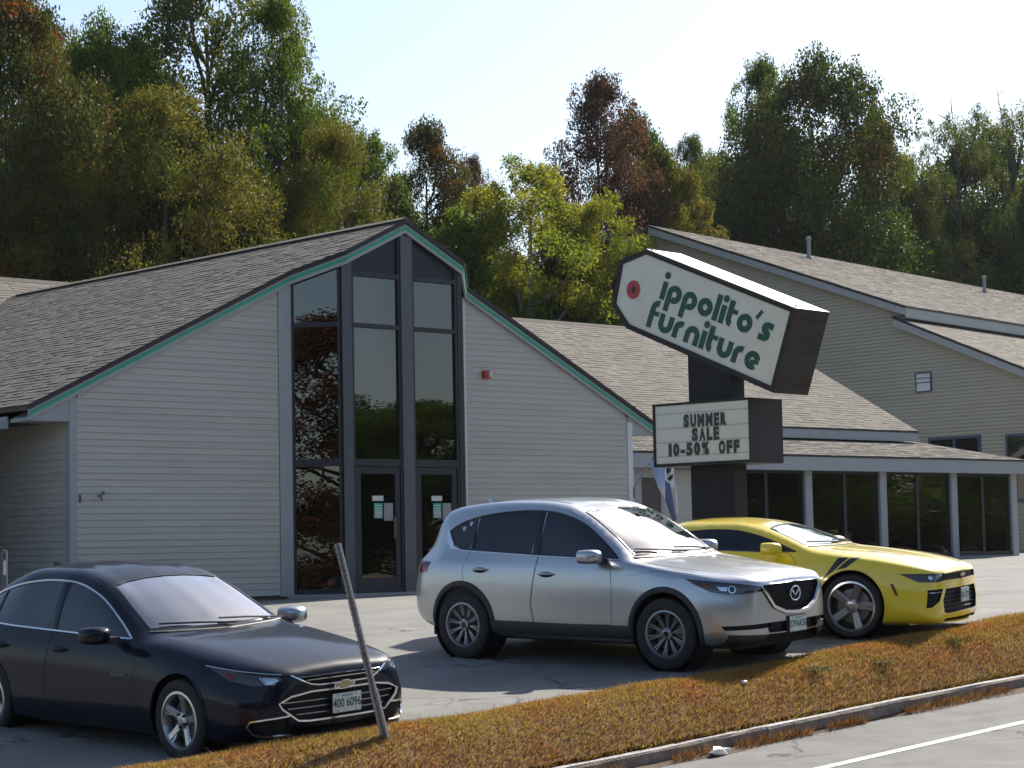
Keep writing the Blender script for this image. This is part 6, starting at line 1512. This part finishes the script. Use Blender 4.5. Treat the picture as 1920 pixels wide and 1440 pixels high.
# ================================================================ GRASS, POSTS, FLAG, LITTER
g_rng = np.random.default_rng(21)
def blades(name, label, cat, q0, q1, n, hgt, wid, mat, pfun, zfun, lean=0.5, dirb=(0, 0, 0)):
    Q = g_rng.uniform(q0, q1, n); P = pfun(Q, g_rng.random(n)); Wp = np.empty((n, 3))
    for i in range(n): Wp[i] = Wq(Q[i], P[i], zfun(Q[i], P[i]))
    H = hgt * g_rng.uniform(.45, 1.35, n)[:, None]; a = g_rng.uniform(0, 2 * math.pi, n)
    side = np.stack([np.cos(a), np.sin(a), np.zeros(n)], 1) * (wid * g_rng.uniform(.6, 1.4, n))[:, None] / 2
    ln = g_rng.normal(size=(n, 3)) * lean; ln[:, 2] = 0; ln += np.array(dirb); tip = Wp + np.array([0, 0, 1.0]) * H + ln * H
    mid = Wp + np.array([0, 0, .58]) * H + ln * H * .33
    V = np.stack([Wp - side, Wp + side, tip], 1).reshape(-1, 3)
    me = bpy.data.meshes.new(name); me.vertices.add(3 * n); me.vertices.foreach_set('co', V.ravel().astype(np.float32))
    me.loops.add(3 * n); me.loops.foreach_set('vertex_index', np.arange(3 * n, dtype=np.int32)); me.polygons.add(n)
    me.polygons.foreach_set('loop_start', np.arange(0, 3 * n, 3, dtype=np.int32)); me.polygons.foreach_set('loop_total', np.full(n, 3, dtype=np.int32)); me.update(calc_edges=True)
    o = link(name, me, mat); return tag(o, label, cat, kind='stuff')
gm = leafmat('dry_grass', (0.32, 0.14, 0.058), (0.28, 0.215, 0.068), var=0.65, trans=0.35, patch=1.7, isl=0.35, ramp=(.40, .60))
gm2 = leafmat('dead_weed', (0.12, 0.05, 0.026), (0.23, 0.14, 0.07), var=0.5, trans=0.35, patch=1.5)
vpe = np.vectorize(pedge)
blades('dry_grass', 'short brown and yellowed grass covering the verge beside the kerb', 'grass', -13, 11, 300000, .036, .0075, gm, lambda Q, u: .10 + (vpe(Q) - .06) * u, lambda q, p: zverge(q, p) + .005, .75)
blades('long_grass', 'scattered longer olive and straw grass blades over the verge', 'grass', -13, 11, 14000, .065, .006, leafmat('long_grass', (0.27, 0.17, 0.07), (0.19, 0.15, 0.045), var=.5, trans=.35, patch=.9, isl=.3), lambda Q, u: .14 + (vpe(Q) - .14) * u, lambda q, p: zverge(q, p) + .005 - (.06 if math.sin(q * 3.1) * math.sin(p * 5.2 + q) < .1 else 0), .8)
blades('straw_stalks', 'taller pale dry stalks along the top edge of the verge', 'grass', -13, 11, 3600, .085, .005, gm2, lambda Q, u: vpe(Q) - .5 * u ** 1.6, lambda q, p: zverge(q, p) if p < pedge(q) - .02 else zlot(q, p), .5)
blades('kerb_weeds', 'dry reddish weeds growing against the kerb face in the gutter', 'weeds', -13, 11, 20000, .10, .006, gm2, lambda Q, u: -.01 - .10 * u ** 2, lambda q, p: zroad(q, p) if math.sin(q * 2.1) + math.sin(q * 5.3 + 1) > -0.5 else zroad(q, p) - .1, .7)
blades('kerb_overhang', 'dry grass hanging over the kerb edge', 'grass', -13, 11, 3500, .08, .006, gm2, lambda Q, u: .10 + .06 * u, lambda q, p: zkerb(q) - .01, .6, (.35, -.38, -.5))
gutter = M('gutter_dirt', (0.075, 0.045, 0.025), .95, col2=(.13, .08, .045), nscale=8, bump=.5)
_v = []; _f = []
for i, q in enumerate(np.linspace(-20, 24, 180)):
    w = .10 + .05 * math.sin(q * 1.3) + .04 * math.sin(q * 4.1 + 1); _v += [Wq(q, -.005, zroad(q, 0) + .03), Wq(q, -w * .55, zroad(q, -w * .55) + .016), Wq(q, -w, zroad(q, -w) + .002)]
    if i: o_ = 3 * i; _f += [(o_ - 3, o_, o_ + 1, o_ - 2), (o_ - 2, o_ + 1, o_ + 2, o_ - 1)]
structure(MB().add(_v, _f).build('gutter', gutter, fix=False))
# weed tufts in the verge
for i, (q, p, c) in enumerate(((1.45, .50, 'grey-green weed tuft in the verge, nearest the right edge of the photo'), (.05, .42, 'grey-green weed tuft in the verge below the yellow coupe'), (-.95, .5, 'small green weed tuft in the verge left of the larger grey-green one'))):
    t = thing('weed_tuft', c, 'weed', Wq(q, p, zverge(q, p)), 0, 'weed tufts in the verge'); rr = np.random.default_rng(60 + i)
    C = rr.normal(size=(160, 3)) * np.array([.075, .075, .02]); C[:, 2] = np.abs(C[:, 2]) + .02
    link('foliage', mesh_from_leaves('foliage', C, .05, .35, -.5, rr), leafmat('weed_leaf', (.10, .10, .05), (.14, .13, .065), trans=.3), t)
# leaning steel post
pb = Wq(*qp(*at(722, 1392, 17.93)[:2]), 0); q_, p_ = qp(pb[0], pb[1]); pb[2] = zverge(q_, p_) if p_ < pedge(q_) else zlot(q_, p_)
pt = at(632, 1020, 17.80)
post = thing('steel_post', 'bent rusty grey steel channel post leaning left in the verge', 'post', pb)
d = pt - pb; L_ = np.linalg.norm(d); d /= L_; u = np.array([.80, -.6, 0]); u -= (u @ d) * d; u /= np.linalg.norm(u); n = np.cross(d, u)
m_rust = M('weathered_steel', (0.33, 0.32, 0.32), .6, metal=.1, col2=(0.42, 0.40, 0.39), nscale=14, stain=((.16, .10, .07), 9, .58, .72), bump=.25, bscale=60)
def chan(z0, z1, w, dp, nm):
    prof = [(-w / 2, 0), (-w / 2 + .004, -.003), (-w * .22, 0), (-w * .2, dp), (w * .2, dp), (w * .22, 0), (w / 2 - .004, -.003), (w / 2, 0), (w * .27, .006), (w * .25, dp + .006), (-w * .25, dp + .006), (-w * .27, .006)]
    A0 = [d * z0 + u * a + n * b for a, b in prof]; A1 = [d * z1 + u * a + n * b for a, b in prof]; k = len(prof)
    MB().add(A0 + A1, [(i, (i + 1) % k, (i + 1) % k + k, i + k) for i in range(k)] + [tuple(range(k))[::-1], tuple(range(k, 2 * k))]).build(nm, m_rust, post)
chan(-.25, L_, .066, .026, 'channel'); chan(-.25, .42, .08, .034, 'socket')
for k in range(26):
    z = .50 + k * .046
    for s_ in (-.027, .027):
        c = d * z + u * s_ - n * .0042; MB().add([c + .006 * (u * math.cos(a) + d * math.sin(a)) for a in np.linspace(0, 6.28, 9)[:-1]], [tuple(range(8))]).build('bolt_hole', m_gap, post, fix=False)
# short pipe post by the left wall
b0 = at(8, 1100, 29.0); q_, p_ = qp(b0[0], b0[1]); b0[2] = zlot(q_, p_)
pp_ = thing('pipe_post', 'short grey pipe post with a white tag at the left edge by the side wall', 'post', b0)
hp = at(9, 1031, 29.0)[2] - b0[2]
MB().lathe([(.042, -.2), (.042, hp - .03), (.035, hp - .005), (0, hp)], 14, 'z').build('pipe', m_post, pp_, smooth=True, angle=40)
MB().box(.0, .03, -.046, -.043, hp - .33, hp - .14).build('tag_plate', m_paper, pp_); MB().lathe([(0, -.05), (.014, -.05), (.014, -.04)], 8, 'y', (.012, 0, hp - .08)).build('bolt_hole', m_gap, pp_)
# flag on a slanting pole at the store's right corner
fp = O + E1 * 12.02 + E2 * 0.03; fz = at(1183, 922, 40.75)[2]
fl_ = thing('wall_flag', 'folded white and blue flag on a slanting pole at the right corner of the store', 'flag', (fp[0], fp[1], fz))
tipw = at(1232, 846, 40.2); rel = tipw - np.array([fp[0], fp[1], fz])
MB().tube([(0, 0, 0), rel], .016, 8).build('flag_pole', m_galv, fl_); MB().box(-.05, .05, -.06, .03, -.12, .08).build('pole_bracket', m_brass, fl_)
def fpt(px, py, off=0.0): w = at(px, py, 40.3 + off); return w - np.array([fp[0], fp[1], fz])
def panel(pts, nm, mt):
    # cloth panel with a gentle fold
    c = np.mean(pts, 0); n_ = len(pts); vs = list(pts) + [c + np.array([.0, -.07, 0])]; b = MB().add(vs, [(i, (i + 1) % n_, n_) for i in range(n_)]); b.build(nm, mt, fl_, fix=False)
m_fw, m_fb, m_fn, m_fk = M('flag_white', (.62, .63, .66), .8), M('flag_pale_blue', (.36, .46, .66), .8), M('flag_navy', (.10, .12, .22), .8), M('flag_black', (.02, .02, .025), .8)
panel([fpt(1217, 866), fpt(1236, 850), fpt(1246, 876), fpt(1247, 905), fpt(1233, 912)], 'flag_panel', m_fb)
panel([fpt(1233, 912, -.05), fpt(1247, 905, -.05), fpt(1247, 940, -.05)], 'flag_panel', m_fw)
panel([fpt(1247, 900, .02), fpt(1256, 905, .04), fpt(1269, 975, .1), fpt(1262, 980, .1), fpt(1247, 938, .02)], 'flag_panel', m_fn)
panel([fpt(1246, 850, .03), fpt(1263, 848, .08), fpt(1264, 905, .08), fpt(1262, 918, .06), fpt(1247, 900, .02)], 'flag_panel', m_fw)
panel([fpt(1249, 878, -.04), fpt(1260, 876, -.04), fpt(1258, 884, -.04), fpt(1250, 889, -.04)], 'flag_mark', m_fk); panel([fpt(1251, 897, -.04), fpt(1262, 888, -.04), fpt(1262, 896, -.04), fpt(1255, 903, -.04)], 'flag_mark', m_fk)
panel([fpt(1264, 905, .02), fpt(1266, 905, .02), fpt(1271, 965, .05), fpt(1269, 965, .05)], 'flag_edge', m_fw)
# litter
def crumple(name, label, q, p, z, sx, sy, sz, mat, seed):
    r = random.Random(seed); bm = bmesh.new(); bmesh.ops.create_icosphere(bm, subdivisions=2, radius=1)
    for v in bm.verts: k = 1 + r.uniform(-.28, .28); v.co = Vector((v.co.x * sx * k, v.co.y * sy * k, max(-.6, v.co.z) * sz * k))
    me = bpy.data.meshes.new(name); bm.to_mesh(me); bm.free(); o = link(name, me, mat); o.location = Wq(q, p, z); o.rotation_euler = (0, 0, RA + .1); tag(o, label, 'litter')
m_foil = M('foil', (.72, .73, .76), .22, metal=.7, stain=((.12, .14, .40), 14, .60, .66))
crumple('crushed_can', 'crushed silver can lying in the gutter under the kerb', -3.12, -.14, zroad(-3.12, -.14) + .035, .13, .05, .045, m_foil, 3)
crumple('paper_scrap', 'small crumpled white paper scrap in the verge grass', -2.0, .5, zverge(-2.0, .5) + .03, .035, .022, .022, m_white_p, 4)

# ================================================================ HAZE (thin backlit air)
hz = bpy.data.materials.new('haze_air'); hz.use_nodes = True; hn = hz.node_tree; hn.nodes.clear()
ho = hn.nodes.new('ShaderNodeOutputMaterial'); hv = hn.nodes.new('ShaderNodeVolumePrincipled')
hv.inputs['Color'].default_value = (0.93, 0.95, 1.0, 1); hv.inputs['Density'].default_value = 0.00008; hv.inputs['Anisotropy'].default_value = 0.35
hn.links.new(hv.outputs[0], ho.inputs['Volume'])
hb = MB().box(-1550, 1550, -950, 1850, -9, 38).build('haze', hz); tag(hb, 'thin pale backlit haze in the air', 'haze', kind='stuff')
scene.cycles.volume_bounces = 0
